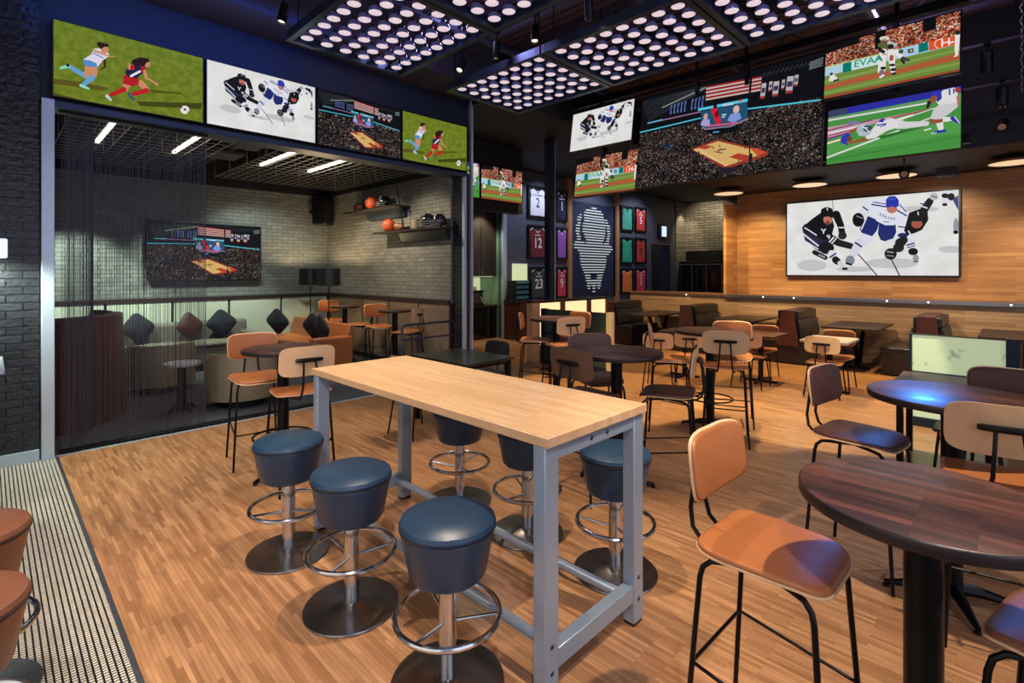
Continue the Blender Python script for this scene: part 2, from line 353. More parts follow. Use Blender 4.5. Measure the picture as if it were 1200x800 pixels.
# ceiling joists, pipes: real open structure
for i, x in enumerate([.2, 1.35, 2.5, 3.65, 4.8, 5.95, 7.1, 8.25]):
    g = G().box(x-.05, x+.05, -3.5, 5.75, 5.22, 5.28).box(x-.04, x+.04, -3.5, 5.75, 4.86, 4.9)
    n = 22
    for k in range(n):
        y0 = -3.5+9.25*k/n; y1 = -3.5+9.25*(k+1)/n; a, b = (4.9, 5.22) if k % 2 else (5.22, 4.9)
        g.bar((x, y0, a), (x, y1, b), .02, .02)
    o = g.build('roof_joist', 'soffit_paint', smooth=False)
    tag(o, ['open web roof joist nearest the left edge of the picture', 'open web roof joist above the near edge of the first bulb panels', 'open web roof joist over the first row of bulb panels', 'open web roof joist above the far edge of the first bulb panel row', 'open web roof joist just behind the track of spotlights', 'open web roof joist above the far edge of the second bulb panel row', 'open web roof joist directly above the hanging screens', 'open web roof joist behind the hanging screens'][i], 'joist', 'open web roof joists')
for i, (y, z, r, mt) in enumerate([(4.9, 4.7, .05, 'blue_steel'), (3.0, 4.75, .035, 'soffit_paint'), (1.2, 4.72, .06, 'silver_band'), (-.6, 4.4, .09, 'soffit_paint')]):
    o = G().tube([(-3, y, z), (9.55, y, z)], r, 10).build('ceiling_pipe', mt)
    tag(o, ['blue grey pipe running under the roof near the navy wall', 'thin dark pipe crossing above the bulb panels', 'grey conduit crossing the ceiling toward the right', 'fat dark duct pipe at the upper right of the ceiling'][i], 'pipe', 'pipes under the roof')
struct('trim_10', G().box(6.2, 6.35, -3.5, 5.7, 4.7, 4.95).box(9.5, 9.6, -3.5, 4.6, 3.42, 3.6), 'black_paint')

# ------------------------------------------------------------------ bulb panels
def bulb_g():
    g = G()
    g.lathe([(.064, -.012), (.066, -.004), (.065, .008), (.058, .028), (.044, .044), (.024, .052)], (0, 0, 0), 20)
    g.mi = 1; g.lathe([(0, -.026), (.03, -.023), (.052, -.017), (.064, -.012)], (0, 0, 0), 20)
    return g
panels = []
P0 = None
def make_panel(mesh_cache={}):
    root = thing('bulb_panel', '', 'ceiling light')
    W, D = 1.73, 1.46 # along y, along x
    G().box(0, D, 0, .06, -.05, .05).box(0, D, W-.06, W, -.05, .05).box(0, .06, .06, W-.06, -.05, .05).box(D-.06, D, .06, W-.06, -.05, .05).build('frame', 'blue_steel', root, bevel=.003)
    b = G()
    for i in range(6): b.box(.17+i*.224-.008, .17+i*.224+.008, .05, W-.05, .02, .035)
    b.build('cross_rail', 'black_metal', root)
    m1 = G()
    bo = None
    for i in range(6):
        for j in range(8):
            if bo is None:
                bo = bulb_g().build('bulb', ['bulb_glass', 'bulb_face'], root, angle=60); cap = G().lathe([(.024, .05), (.022, .085)], (0, 0, 0), 12).build('socket', 'bulb_cap', bo)
                o = bo
            else:
                o = bo.copy(); COL.objects.link(o); o.parent = root
                c = cap.copy(); COL.objects.link(c); c.parent = o
            o.location = (.17+i*.224, .155+j*.203, -.005)
    for px in (.1, D-.1):
        for py in (.1, W-.1): G().tube([(px, py, .05), (px, py, 1.0)], .006, 6).build('hanging_rod', 'black_metal', root)
    return root
PAN = [(2.24, 3.88, 'bulb panel nearest the soccer and hockey screens over the long wooden table'), (2.24, 2.13, 'bulb panel cut by the top edge of the picture'),
       (4.41, 3.88, 'bulb panel at the left end of the far row'), (4.41, 2.13, 'bulb panel in the middle of the far row'), (4.41, .38, 'bulb panel at the right end of the far row')]
for i, (x, y, lb) in enumerate(PAN):
    if i == 0: P0 = make_panel(); P0.location = (x, y, 4.25); P0['label'] = lb; P0['group'] = 'ceiling panels of bulbs'
    else: dup(P0, (x, y, 4.25), 0, lb, 'ceiling panels of bulbs')

# ------------------------------------------------------------------ spotlights
def spot_head(loc, aim, label, group, power=0, ang=40, col=(255, 214, 165), L_=.2, r=.045, blend=.6, glow=True, mt='black_metal', size=.04):
    root = thing('spotlight', label, 'spotlight', loc, 0, group)
    d = (Vector(aim)-Vector(loc)).normalized(); q = d.to_track_quat('-Z', 'Y').to_matrix().to_4x4()
    G().lathe([(r*.8, L_*.5), (r, L_*.45), (r, -L_*.5), (r*.86, -L_*.5), (r*.8, -L_*.38), (.0, -L_*.38)], mtx=q).build('housing', mt, root)
    G().lathe([(0, -L_*.40), (r*.72, -L_*.40), (r*.72, -L_*.385)], mtx=q, n=16).build('lamp', 'spot_glow' if glow else 'chrome', root)
    G().tube([(0, 0, L_*.3), (0, 0, .22)], .008, 6).box(-.04, .04, -.03, .03, .2, .23).build('stem', 'black_metal', root)
    if power:
        l = bpy.data.lights.new('spot_lamp', 'SPOT'); l.energy = power; l.spot_size = math.radians(ang); l.spot_blend = blend; l.color = lin(col); l.shadow_soft_size = size
        lo = bpy.data.objects.new('spot_lamp', l); COL.objects.link(lo); lo.location = Vector(loc)+d*(L_*.55); lo.rotation_euler = d.to_track_quat('-Z', 'Y').to_euler()
    return root
W = (255, 236, 210); CW = (235, 232, 255)
G1 = 'track spotlights between the bulb panels'
for i, (loc, aim, pw, lb) in enumerate([
    ((4.25, 5.07, 4.36), (1.6, 4.4, 0), 260, 'cylinder track spotlight nearest the navy wall, left end of the ceiling track'),
    ((4.25, 4.43, 4.36), (4.4, 4.9, 0), 110, 'second cylinder track spotlight from the navy wall'),
    ((4.25, 3.81, 4.36), (3.6, 3.3, 0), 80, 'third cylinder track spotlight from the navy wall'),
    ((4.25, 3.08, 4.36), (5.4, 3.6, 0), 110, 'fourth cylinder track spotlight, above the hockey screen of the hanging group'),
    ((4.25, 1.9, 4.36), (4.3, 1.6, 0), 60, 'cylinder track spotlight near the top edge above the arena screen')]):
    spot_head(loc, aim, lb, G1, pw, 62, W)
tag(G().box(4.235, 4.265, -1, 5.4, 4.58, 4.6).build('light_track', 'black_metal'), 'long black ceiling track carrying the cylinder spotlights', 'light track')
spot_head((2.07, 5.23, 4.3), (1.1, 5.3, 0), 'short spotlight under the soffit at the top left, above the hockey screen', None, 160, 60, W)
# spotlights of the same kind over the camera's part of the room
G2_ = 'track spotlights over the near tables'
for i, (loc, aim, pw, ang, cl) in enumerate([((1.85, 2.2, 4.3), (1.6, 2.3, 0), 460, 60, W), ((-.9, 3.6, 4.3), (.7, 3.4, 0), 330, 70, W), ((2.7, -.4, 4.3), (2.5, .6, 0), 640, 48, W), ((-.8, -1.0, 4.3), (1.6, 2.2, .6), 380, 60, (240, 232, 255)), ((5.4, -.9, 4.3), (4.7, .6, 0), 240, 40, (225, 232, 255)), ((-.6, 1.6, 4.3), (-.1, 4.2, 0), 260, 70, (255, 240, 220))]):
    spot_head(loc, aim, 'black cylinder spotlight on the ceiling outside the top of the picture', G2_, pw, ang, cl)

# ------------------------------------------------------------------ pictures for the screens
def homog(src):
    dst = [(0, 0), (1, 0), (1, 1), (0, 1)]; A = []; B = []
    for (x, y), (u, v) in zip(src, dst):
        A.append([x, y, 1, 0, 0, 0, -u*x, -u*y]); B.append(u); A.append([0, 0, 0, x, y, 1, -v*x, -v*y]); B.append(v)
    h = np.linalg.solve(np.array(A, float), np.array(B, float))
    def f(x, y):
        w = h[6]*x+h[7]*y+1; return ((h[0]*x+h[1]*y+h[2])/w, (h[3]*x+h[4]*y+h[5])/w)
    return f
class Pic:
    """a drawing in a unit frame, u right, v down; layers later drawn on top"""
    def __init__(s, quad): s.h = homog(quad); s.L = []
    def poly(s, pts, c, mi=0): s.L.append(([s.h(x, y) for x, y in pts], c, mi)); return s
    def uv(s, pts, c, mi=0): s.L.append((list(pts), c, mi)); return s
    def ell(s, x, y, rx, ry, c, rot=0, n=14, mi=0):
        cr, sr = math.cos(rot), math.sin(rot)
        return s.poly([(x+rx*math.cos(2*PI*k/n)*cr-ry*math.sin(2*PI*k/n)*sr, y+rx*math.cos(2*PI*k/n)*sr+ry*math.sin(2*PI*k/n)*cr) for k in range(n)], c, mi)
    def limb(s, x0, y0, x1, y1, w0, c, w1=None):
        w1 = w1 or w0; dx, dy = x1-x0, y1-y0; a = math.atan2(dy, dx); p = []
        for k in range(7): t = a+PI/2+PI*k/6; p.append((x0+w0/2*math.cos(t), y0+w0/2*math.sin(t)))
        for k in range(7): t = a-PI/2+PI*k/6; p.append((x1+w1/2*math.cos(t), y1+w1/2*math.sin(t)))
        return s.poly(p, c)
    def line(s, x0, y0, x1, y1, w, c):
        dx, dy = x1-x0, y1-y0; l = math.hypot(dx, dy); nx, ny = -dy/l*w/2, dx/l*w/2
        return s.poly([(x0+nx, y0+ny), (x1+nx, y1+ny), (x1-nx, y1-ny), (x0-nx, y0-ny)], c)
FULL = [(0, 0), (1, 0), (1, 1), (0, 1)]
def hockey(xf=None):
    p = Pic([(50, 148), (1147, 55), (1148, 610), (50, 607)])
    K = (24, 24, 30); Wt = (220, 222, 236); NV = (34, 44, 110); SK = (190, 120, 100); GR = (150, 150, 158)
    for a in ((210, 545, 95, 38), (720, 530, 170, 34), (1100, 440, 80, 22), (480, 570, 120, 18), (900, 180, 120, 20)): p.ell(*a, (198, 198, 200))
    # skater in black on the left
    p.limb(225, 460, 295, 495, 30, K); p.limb(255, 478, 290, 492, 12, GR)
    p.poly([(145, 300), (165, 275), (260, 330), (345, 400), (345, 450), (300, 468), (245, 450), (165, 385)], (40, 44, 66))
    p.line(152, 340, 252, 420, 10, Wt); p.line(165, 388, 250, 440, 8, Wt)
    p.ell(302, 432, 50, 40, K); p.limb(335, 470, 352, 492, 48, Wt, 44); p.line(322, 495, 366, 465, 10, NV); p.limb(360, 508, 372, 518, 46, K)
    p.limb(388, 530, 420, 560, 30, (210, 210, 215)); p.limb(410, 566, 432, 566, 16, K)
    p.poly([(150, 295), (215, 240), (265, 205), (335, 225), (352, 290), (335, 360), (290, 385), (220, 350), (165, 330)], K)
    p.line(162, 300, 240, 350, 8, Wt)
    p.limb(365, 215, 395, 290, 52, K, 44); p.limb(395, 290, 405, 345, 42, K); p.line(380, 300, 420, 300, 8, Wt); p.ell(405, 352, 28, 26, (40, 40, 46))
    p.limb(290, 345, 375, 395, 54, K, 48); p.line(320, 395, 352, 360, 10, Wt); p.line(335, 405, 368, 368, 8, Wt); p.limb(385, 400, 460, 420, 44, (30, 30, 34), 40)
    p.line(270, 308, 284, 325, 8, Wt); p.line(298, 308, 284, 325, 8, Wt); p.line(284, 322, 284, 340, 8, Wt); p.ell(315, 355, 12, 9, Wt); p.ell(315, 354, 5, 4, K); p.line(325, 356, 318, 374, 6, Wt)
    p.ell(312, 248, 30, 32, SK); p.ell(310, 270, 16, 14, (120, 70, 55)); p.poly([(264, 215), (270, 180), (305, 164), (340, 178), (352, 215), (342, 240), (315, 228), (285, 232), (275, 240)], K); p.line(306, 168, 310, 190, 6, Wt)
    p.line(340, 122, 348, 190, 4, (110, 60, 50)); p.line(478, 440, 628, 610, 7, (60, 40, 36))
    # skater in white in the middle
    p.limb(560, 360, 520, 400, 82, Wt, 70); p.limb(515, 400, 475, 470, 62, (214, 216, 226), 50); p.line(485, 395, 530, 425, 12, NV); p.ell(455, 512, 30, 32, (130, 135, 150)); p.limb(432, 530, 460, 540, 14, K)
    p.poly([(570, 225), (645, 258), (625, 320), (596, 356), (530, 335), (515, 310), (535, 265)], NV); p.line(560, 235, 525, 315, 9, Wt)
    p.poly([(640, 270), (745, 275), (750, 330), (725, 380), (690, 392), (650, 380), (632, 340)], NV)
    p.limb(700, 400, 740, 390, 40, (224, 224, 230))
    p.limb(585, 150, 540, 200, 66, Wt, 58); p.line(535, 165, 570, 190, 9, NV); p.ell(507, 250, 38, 46, K); p.line(495, 225, 535, 240, 6, GR)
    p.poly([(545, 145), (600, 118), (690, 108), (775, 130), (815, 185), (822, 250), (770, 262), (735, 285), (680, 285), (625, 258), (590, 205)], (226, 228, 240))
    p.line(590, 150, 700, 168, 9, NV); p.line(600, 135, 700, 150, 6, NV); p.line(750, 185, 818, 225, 9, NV); p.line(770, 150, 815, 200, 7, NV)
    for i, (x, y) in enumerate([(645, 218), (662, 226), (678, 234), (696, 240), (714, 244), (732, 246)]):
        p.line(x, y-10, x+6, y+10, 4, NV); p.line(x+4, y-10, x+10, y-6, 4, NV)
    p.line(668, 262, 705, 264, 5, NV)
    p.limb(790, 255, 795, 330, 70, (226, 228, 240), 58); p.line(762, 292, 822, 302, 8, NV); p.ell(792, 350, 34, 16, NV)
    p.ell(722, 178, 34, 30, SK); p.poly([(685, 160), (684, 120), (705, 98), (745, 98), (766, 122), (766, 160), (745, 172), (725, 162), (700, 172)], (44, 58, 170)); p.line(700, 118, 748, 116, 5, (80, 96, 200))
    # skater in black on the right
    p.limb(930, 180, 965, 130, 52, K, 46); p.line(905, 160, 950, 175, 9, Wt); p.line(900, 145, 950, 150, 6, NV); p.ell(990, 100, 28, 24, (190, 190, 195)); p.line(975, 95, 1010, 108, 6, K)
    p.poly([(832, 205), (900, 180), (950, 195), (955, 250), (915, 315), (870, 335), (820, 350), (800, 320)], K); p.line(826, 320, 846, 350, 8, Wt)
    p.ell(882, 275, 36, 30, (176, 84, 70)); p.poly([(822, 255), (830, 210), (870, 190), (915, 200), (925, 245), (900, 262), (850, 258), (840, 275)], K); p.line(888, 198, 892, 220, 7, Wt); p.line(850, 262, 910, 262, 5, (90, 120, 60))
    p.limb(840, 390, 852, 430, 58, Wt, 52); p.line(815, 415, 868, 400, 9, NV); p.line(818, 430, 872, 416, 6, NV); p.ell(858, 455, 32, 24, K); p.ell(876, 498, 20, 24, GR); p.line(860, 520, 892, 520, 6, K)
    p.limb(775, 400, 800, 380, 66, (30, 30, 36), 50); p.ell(765, 430, 36, 30, (30, 30, 34)); p.ell(715, 470, 40, 38, K); p.line(690, 455, 735, 462, 8, GR); p.line(690, 480, 735, 486, 6, GR)
    p.line(720, 505, 772, 610, 8, (50, 46, 50))
    p.limb(1062, 66, 1060, 145, 44, Wt, 36); p.ell(1062, 95, 24, 16, K); p.ell(1060, 152, 18, 10, K); p.ell(1100, 102, 24, 24, K); p.poly([(1110, 120), (1145, 90), (1147, 190), (1130, 160)], (50, 70, 130))
    p.ell(1132, 290, 18, 50, (150, 154, 165)); p.ell(1130, 330, 17, 12, K)
    out = [(FULL, None, 2)]
    for q, c, mi in p.L:
        if xf: q = [(xf[0]+u*xf[1], xf[2]+v*xf[3]) for u, v in q]
        out.append((q, c, mi))
    if xf: # the wider crop shows both sticks down to their blades
        q = Pic(FULL)
        for a in ((.52, .80, .60, .93), (.60, .93, .635, .935)): pass
    return out
def soccer():
    p = Pic([(62, 65), (1078, 340), (1060, 770), (48, 590)])
    DK = (66, 70, 18); SK = (206, 140, 104); LB = (104, 160, 206); RD = (186, 34, 36); HB = (44, 26, 22)
    p.poly([(55, 475), (250, 500), (440, 540), (400, 560), (50, 510)], (92, 84, 30)); p.poly([(620, 630), (1060, 640), (1055, 680), (640, 660)], DK); p.poly([(700, 548), (930, 570), (935, 582), (720, 572)], (84, 88, 22)); p.poly([(50, 570), (500, 690), (900, 740), (500, 680), (50, 590)], (84, 88, 22))
    # left player in white and light blue
    p.limb(280, 460, 175, 400, 36, LB, 28); p.limb(160, 390, 105, 402, 26, (130, 220, 190), 18); p.ell(155, 384, 12, 12, (20, 30, 40))
    p.limb(300, 405, 285, 450, 56, SK, 40); p.limb(335, 400, 335, 450, 50, SK, 40); p.limb(320, 470, 262, 515, 42, LB, 30); p.limb(240, 522, 295, 545, 20, (150, 225, 200), 12)
    p.limb(410, 350, 412, 395, 20, (60, 40, 36), 14); p.limb(410, 398, 382, 415, 12, (60, 40, 36), 8)
    p.poly([(340, 270), (385, 268), (440, 305), (440, 325), (400, 350), (362, 395), (300, 390), (264, 375), (262, 345), (320, 310)], (224, 218, 234))
    p.poly([(262, 345), (310, 352), (355, 372), (358, 398), (300, 394), (262, 380)], (84, 140, 200)); p.line(330, 300, 400, 335, 8, (120, 130, 190)); p.limb(340, 285, 430, 318, 20, (214, 150, 130), 14); p.limb(440, 325, 480, 325, 10, SK, 6)
    p.ell(412, 275, 28, 30, SK); p.poly([(370, 225), (440, 240), (445, 262), (415, 258), (385, 275), (365, 250)], HB); p.ell(378, 240, 18, 16, HB)
    # right player in red
    p.limb(655, 510, 690, 545, 46, SK, 34); p.limb(690, 558, 600, 580, 36, RD, 28); p.limb(570, 580, 600, 620, 24, (60, 90, 110), 18)
    p.limb(560, 510, 545, 545, 52, SK, 40); p.limb(535, 550, 445, 588, 38, RD, 26); p.limb(418, 595, 445, 622, 22, (190, 210, 220), 14)
    p.poly([(538, 450), (640, 470), (640, 515), (600, 530), (530, 510)], (176, 34, 36)); p.poly([(600, 380), (665, 380), (690, 400), (690, 435), (655, 450), (625, 475), (560, 460), (545, 430), (580, 395)], (34, 34, 66)); p.line(583, 462, 655, 425, 16, (230, 230, 240)); p.poly([(655, 392), (690, 400), (692, 438), (665, 436)], RD); p.ell(600, 402, 16, 20, RD)
    p.limb(580, 380, 578, 410, 14, SK); p.limb(682, 430, 690, 475, 24, SK, 16); p.limb(700, 475, 755, 510, 14, SK, 10); p.ell(760, 515, 10, 10, SK)
    p.ell(702, 375, 20, 26, SK); p.poly([(600, 350), (650, 332), (710, 340), (720, 362), (695, 370), (680, 395), (640, 385), (590, 375)], HB)
    p.ell(944, 686, 30, 28, (236, 230, 228)); p.ell(944, 684, 9, 8, (90, 40, 50)); p.ell(924, 672, 5, 5, (90, 40, 50)); p.ell(964, 700, 5, 5, (90, 40, 50))
    return [(FULL, None, 1)]+p.L
def arena():
    p = Pic([(14, 245), (1052, -40), (1080, 635), (82, 775)])
    BK = (10, 11, 16); CY = (80, 200, 220)
    p.uv([(0, 0), (1, 0), (1, .40), (0, .40)], (16, 18, 24))
    for k in range(9): p.line(10+k*8, 270+k*14, 370, 170+k*3, 2.5, (70, 74, 80))
    p.line(140, 300, 385, 175, 6, (150, 160, 150))
    for k in range(12): p.line(700+k*26, 120-k*7, 720+k*26, 90-k*7, 4, (64, 66, 74))
    for k in range(5): p.line(970, 75-k*10, 1045, 50-k*12, 4, (140, 146, 150))
    for k in range(10):
        if k in (5,): continue
        p.line(196+k*20, 285-k*6, 200+k*20, 342-k*4, 9, (90, 110, 170)); p.line(199+k*20, 300-k*6, 202+k*20, 325-k*4, 3, (20, 26, 60))
    # big striped flag
    q = [(383, 172), (702, 112), (706, 205), (395, 262)]
    p.poly(q, (150, 34, 40))
    for k in range(4):
        a = (2*k+1)/8+.0; b = a+.11
        f = lambda t, s: (q[0][0]+(q[1][0]-q[0][0])*s+((q[3][0]-q[0][0])*(1-s)+(q[2][0]-q[1][0])*s)*t, q[0][1]+(q[1][1]-q[0][1])*s+((q[3][1]-q[0][1])*(1-s)+(q[2][1]-q[1][1])*s)*t)
        p.poly([f(a, 0), f(a, 1), f(b, 1), f(b, 0)], (196, 186, 180))
    p.poly([(634, 124), (648, 121), (652, 214), (640, 216)], BK)
    for x, y, w, h in ((722, 160, 26, 95), (760, 150, 18, 60), (793, 150, 32, 92), (832, 140, 16, 60), (870, 120, 38, 105), (905, 112, 20, 70)):
        p.poly([(x-w/2, y), (x+w/2, y-4), (x+w/2, y+h-4), (x-w/2, y+h)], (186, 178, 180)); p.poly([(x-w/2+3, y+h*.3), (x+w/2-3, y+h*.3-4), (x+w/2-3, y+h*.62-4), (x-w/2+3, y+h*.62)], (60, 50, 90)); p.poly([(x-w/2, y+h*.84), (x+w/2, y+h*.84-4), (x+w/2, y+h-4), (x-w/2, y+h)], (160, 50, 50))
    # ribbon lights
    p.line(30, 456, 385, 368, 7, CY); p.line(75, 398, 380, 330, 7, (150, 110, 150)); p.line(75, 398, 160, 376, 6, CY); p.line(625, 318, 1053, 266, 9, CY)
    # score cube
    p.poly([(360, 310), (640, 252), (640, 272), (360, 326)], CY); p.line(500, 293, 560, 282, 14, (190, 200, 230)); p.line(590, 270, 610, 266, 14, (220, 110, 90))
    p.poly([(380, 330), (640, 275), (655, 370), (560, 415), (420, 432), (392, 405)], (36, 80, 110)); p.poly([(392, 405), (420, 432), (560, 415), (655, 370), (655, 380), (560, 425), (418, 440)], (150, 120, 150))
    p.ell(412, 360, 12, 20, (200, 160, 160)); p.poly([(390, 410), (398, 378), (436, 375), (446, 412), (420, 420)], (170, 160, 210)); p.limb(455, 320, 490, 390, 34, (210, 30, 50), 30); p.ell(458, 298, 11, 13, (40, 20, 20)); p.ell(475, 345, 12, 20, (90, 20, 30))
    p.ell(583, 318, 18, 24, (220, 180, 170)); p.poly([(540, 385), (556, 345), (605, 338), (620, 372), (580, 398)], (130, 150, 220)); p.line(505, 352, 530, 348, 8, (200, 210, 220)); p.line(505, 365, 525, 362, 6, (200, 210, 220)); p.line(430, 418, 600, 398, 10, (210, 90, 120))
    p.poly([(410, 445), (500, 430), (620, 418), (600, 450), (480, 470)], (14, 18, 22)); p.line(470, 455, 505, 450, 8, (90, 150, 220))
    # court
    p.poly([(360, 550), (490, 500), (530, 500), (800, 565), (790, 590), (580, 662), (540, 650)], (150, 56, 40))
    p.poly([(372, 556), (505, 506), (785, 572), (572, 648)], (216, 176, 108)); p.poly([(400, 546), (440, 530), (486, 536), (445, 553)], (176, 66, 48)); p.poly([(582, 597), (630, 575), (712, 592), (668, 620)], (176, 62, 46)); p.poly([(690, 545), (730, 545), (785, 572), (740, 590)], (196, 84, 50))
    p.line(512, 558, 560, 552, 6, (40, 40, 40)); p.line(495, 566, 545, 575, 5, (40, 40, 40)); p.line(530, 548, 515, 572, 4, (40, 40, 40)); p.line(400, 552, 572, 648, 3, (240, 220, 190))
    for x, y in ((486, 545), (438, 592), (408, 570), (521, 535), (640, 620), (665, 545)): p.ell(x, y, 3, 8, (20, 20, 24))
    p.line(660, 318, 700, 620, 7, (24, 34, 40)); p.ell(703, 600, 10, 26, (24, 34, 44)); p.ell(220, 535, 20, 9, (20, 40, 90)); p.ell(590, 670, 50, 16, (40, 30, 50))
    p.line(1075, 440, 830, 600, 5, (50, 44, 40)); p.line(830, 460, 760, 510, 3, (50, 44, 40)); p.line(300, 520, 430, 650, 4, (20, 20, 22))
    return [(FULL, None, 3)]+p.L
def baseball():
    p = Pic([(37, 340), (1100, 47), (1113, 583), (63, 793)])
    GR = (110, 140, 60); CL = (176, 92, 58); Wt = (232, 228, 224); K = (34, 40, 40)
    p.poly([(44, 585), (1105, 345), (1113, 583), (63, 793)], GR); p.poly([(52, 640), (1108, 385), (1109, 400), (54, 662)], (136, 158, 84))
    p.poly([(56, 680), (300, 612), (700, 530), (1104, 420), (1110, 480), (700, 575), (300, 660), (60, 720)], CL); p.poly([(60, 735), (1111, 500), (1112, 520), (61, 755)], (134, 158, 78))
    p.poly([(62, 765), (1112, 560), (1113, 583), (63, 793)], (150, 76, 50))
    p.poly([(40, 520), (1100, 262), (1105, 345), (44, 600)], (176, 208, 226)); p.line(42, 522, 1100, 262, 9, (196, 200, 120))
    p.poly([(185, 492), (250, 476), (256, 555), (190, 572)], (10, 120, 106)); p.poly([(775, 335), (850, 318), (858, 395), (780, 415)], (10, 120, 106)); p.poly([(856, 316), (1100, 260), (1106, 345), (862, 398)], (226, 84, 46))
    p.poly([(256, 478), (490, 420), (496, 500), (262, 552)], (204, 226, 230)); p.poly([(615, 378), (770, 340), (776, 416), (620, 440)], (170, 204, 230)); p.poly([(690, 380), (738, 372), (742, 410), (698, 416)], (60, 66, 66)); p.ell(720, 394, 12, 10, (180, 190, 90))
    for k in range(8): # ring round the H
        a = 2.0+k*.36; p.line(960+55*math.cos(a), 340+42*math.sin(a), 960+55*math.cos(a+.36), 340+42*math.sin(a+.36), 7, (250, 220, 200))
    p.uv([(0, 0), (.28, 0), (.28, .1), (.1, .12), (0, .15)], (18, 16, 18)); p.uv([(.40, .0), (.48, .0), (.48, .30), (.40, .30)], (16, 16, 18)); p.uv([(.75, .0), (.84, .0), (.84, .20), (.75, .20)], (16, 16, 18))
    # figures
    p.limb(500, 400, 495, 500, 60, Wt, 50); p.limb(480, 500, 476, 570, 26, Wt, 20); p.limb(505, 500, 508, 560, 44, Wt, 40); p.ell(508, 540, 24, 14, K); p.limb(500, 575, 510, 605, 44, (130, 110, 120), 36); p.limb(490, 618, 515, 602, 18, Wt)
    p.limb(560, 400, 575, 490, 60, Wt, 50); p.ell(568, 455, 18, 30, (170, 90, 60)); p.limb(575, 500, 588, 570, 46, Wt, 36); p.ell(578, 515, 24, 12, K); p.ell(590, 555, 24, 14, K); p.limb(588, 590, 606, 588, 20, K)
    p.limb(600, 400, 650, 450, 46, Wt, 36); p.limb(650, 465, 670, 500, 26, K, 20); p.limb(660, 460, 705, 478, 34, (60, 66, 70), 22); p.ell(640, 400, 20, 20, (60, 90, 60))
    p.limb(470, 340, 540, 350, 40, (90, 100, 60), 40); p.limb(470, 380, 500, 400, 30, K); p.limb(540, 320, 590, 340, 34, (190, 190, 180), 30); p.ell(500, 282, 40, 20, (226, 220, 200)); p.ell(500, 290, 26, 10, (180, 170, 150)); p.ell(555, 355, 26, 24, K); p.ell(490, 315, 22, 18, (120, 80, 60)); p.line(495, 425, 530, 420, 7, (180, 50, 60))
    p.poly([(85, 640), (95, 590), (125, 585), (160, 625), (150, 645)], Wt); p.ell(103, 580, 12, 12, (70, 40, 40)); p.limb(130, 640, 160, 632, 16, K)
    p.limb(1085, 275, 1082, 400, 40, Wt, 34); p.limb(1082, 400, 1084, 440, 30, Wt, 24); p.limb(1065, 455, 1085, 448, 10, Wt); p.ell(1085, 245, 20, 22, K)
    L = [(FULL, None, 4)]+p.L
    return L, [('EVAA', (385, 480), .085, (30, 150, 110)), ('A', (462, 460), .07, (30, 150, 110)), ('H', (992, 335), .085, (250, 240, 235)), ('-', (1040, 322), .1, (250, 240, 235))], p.h
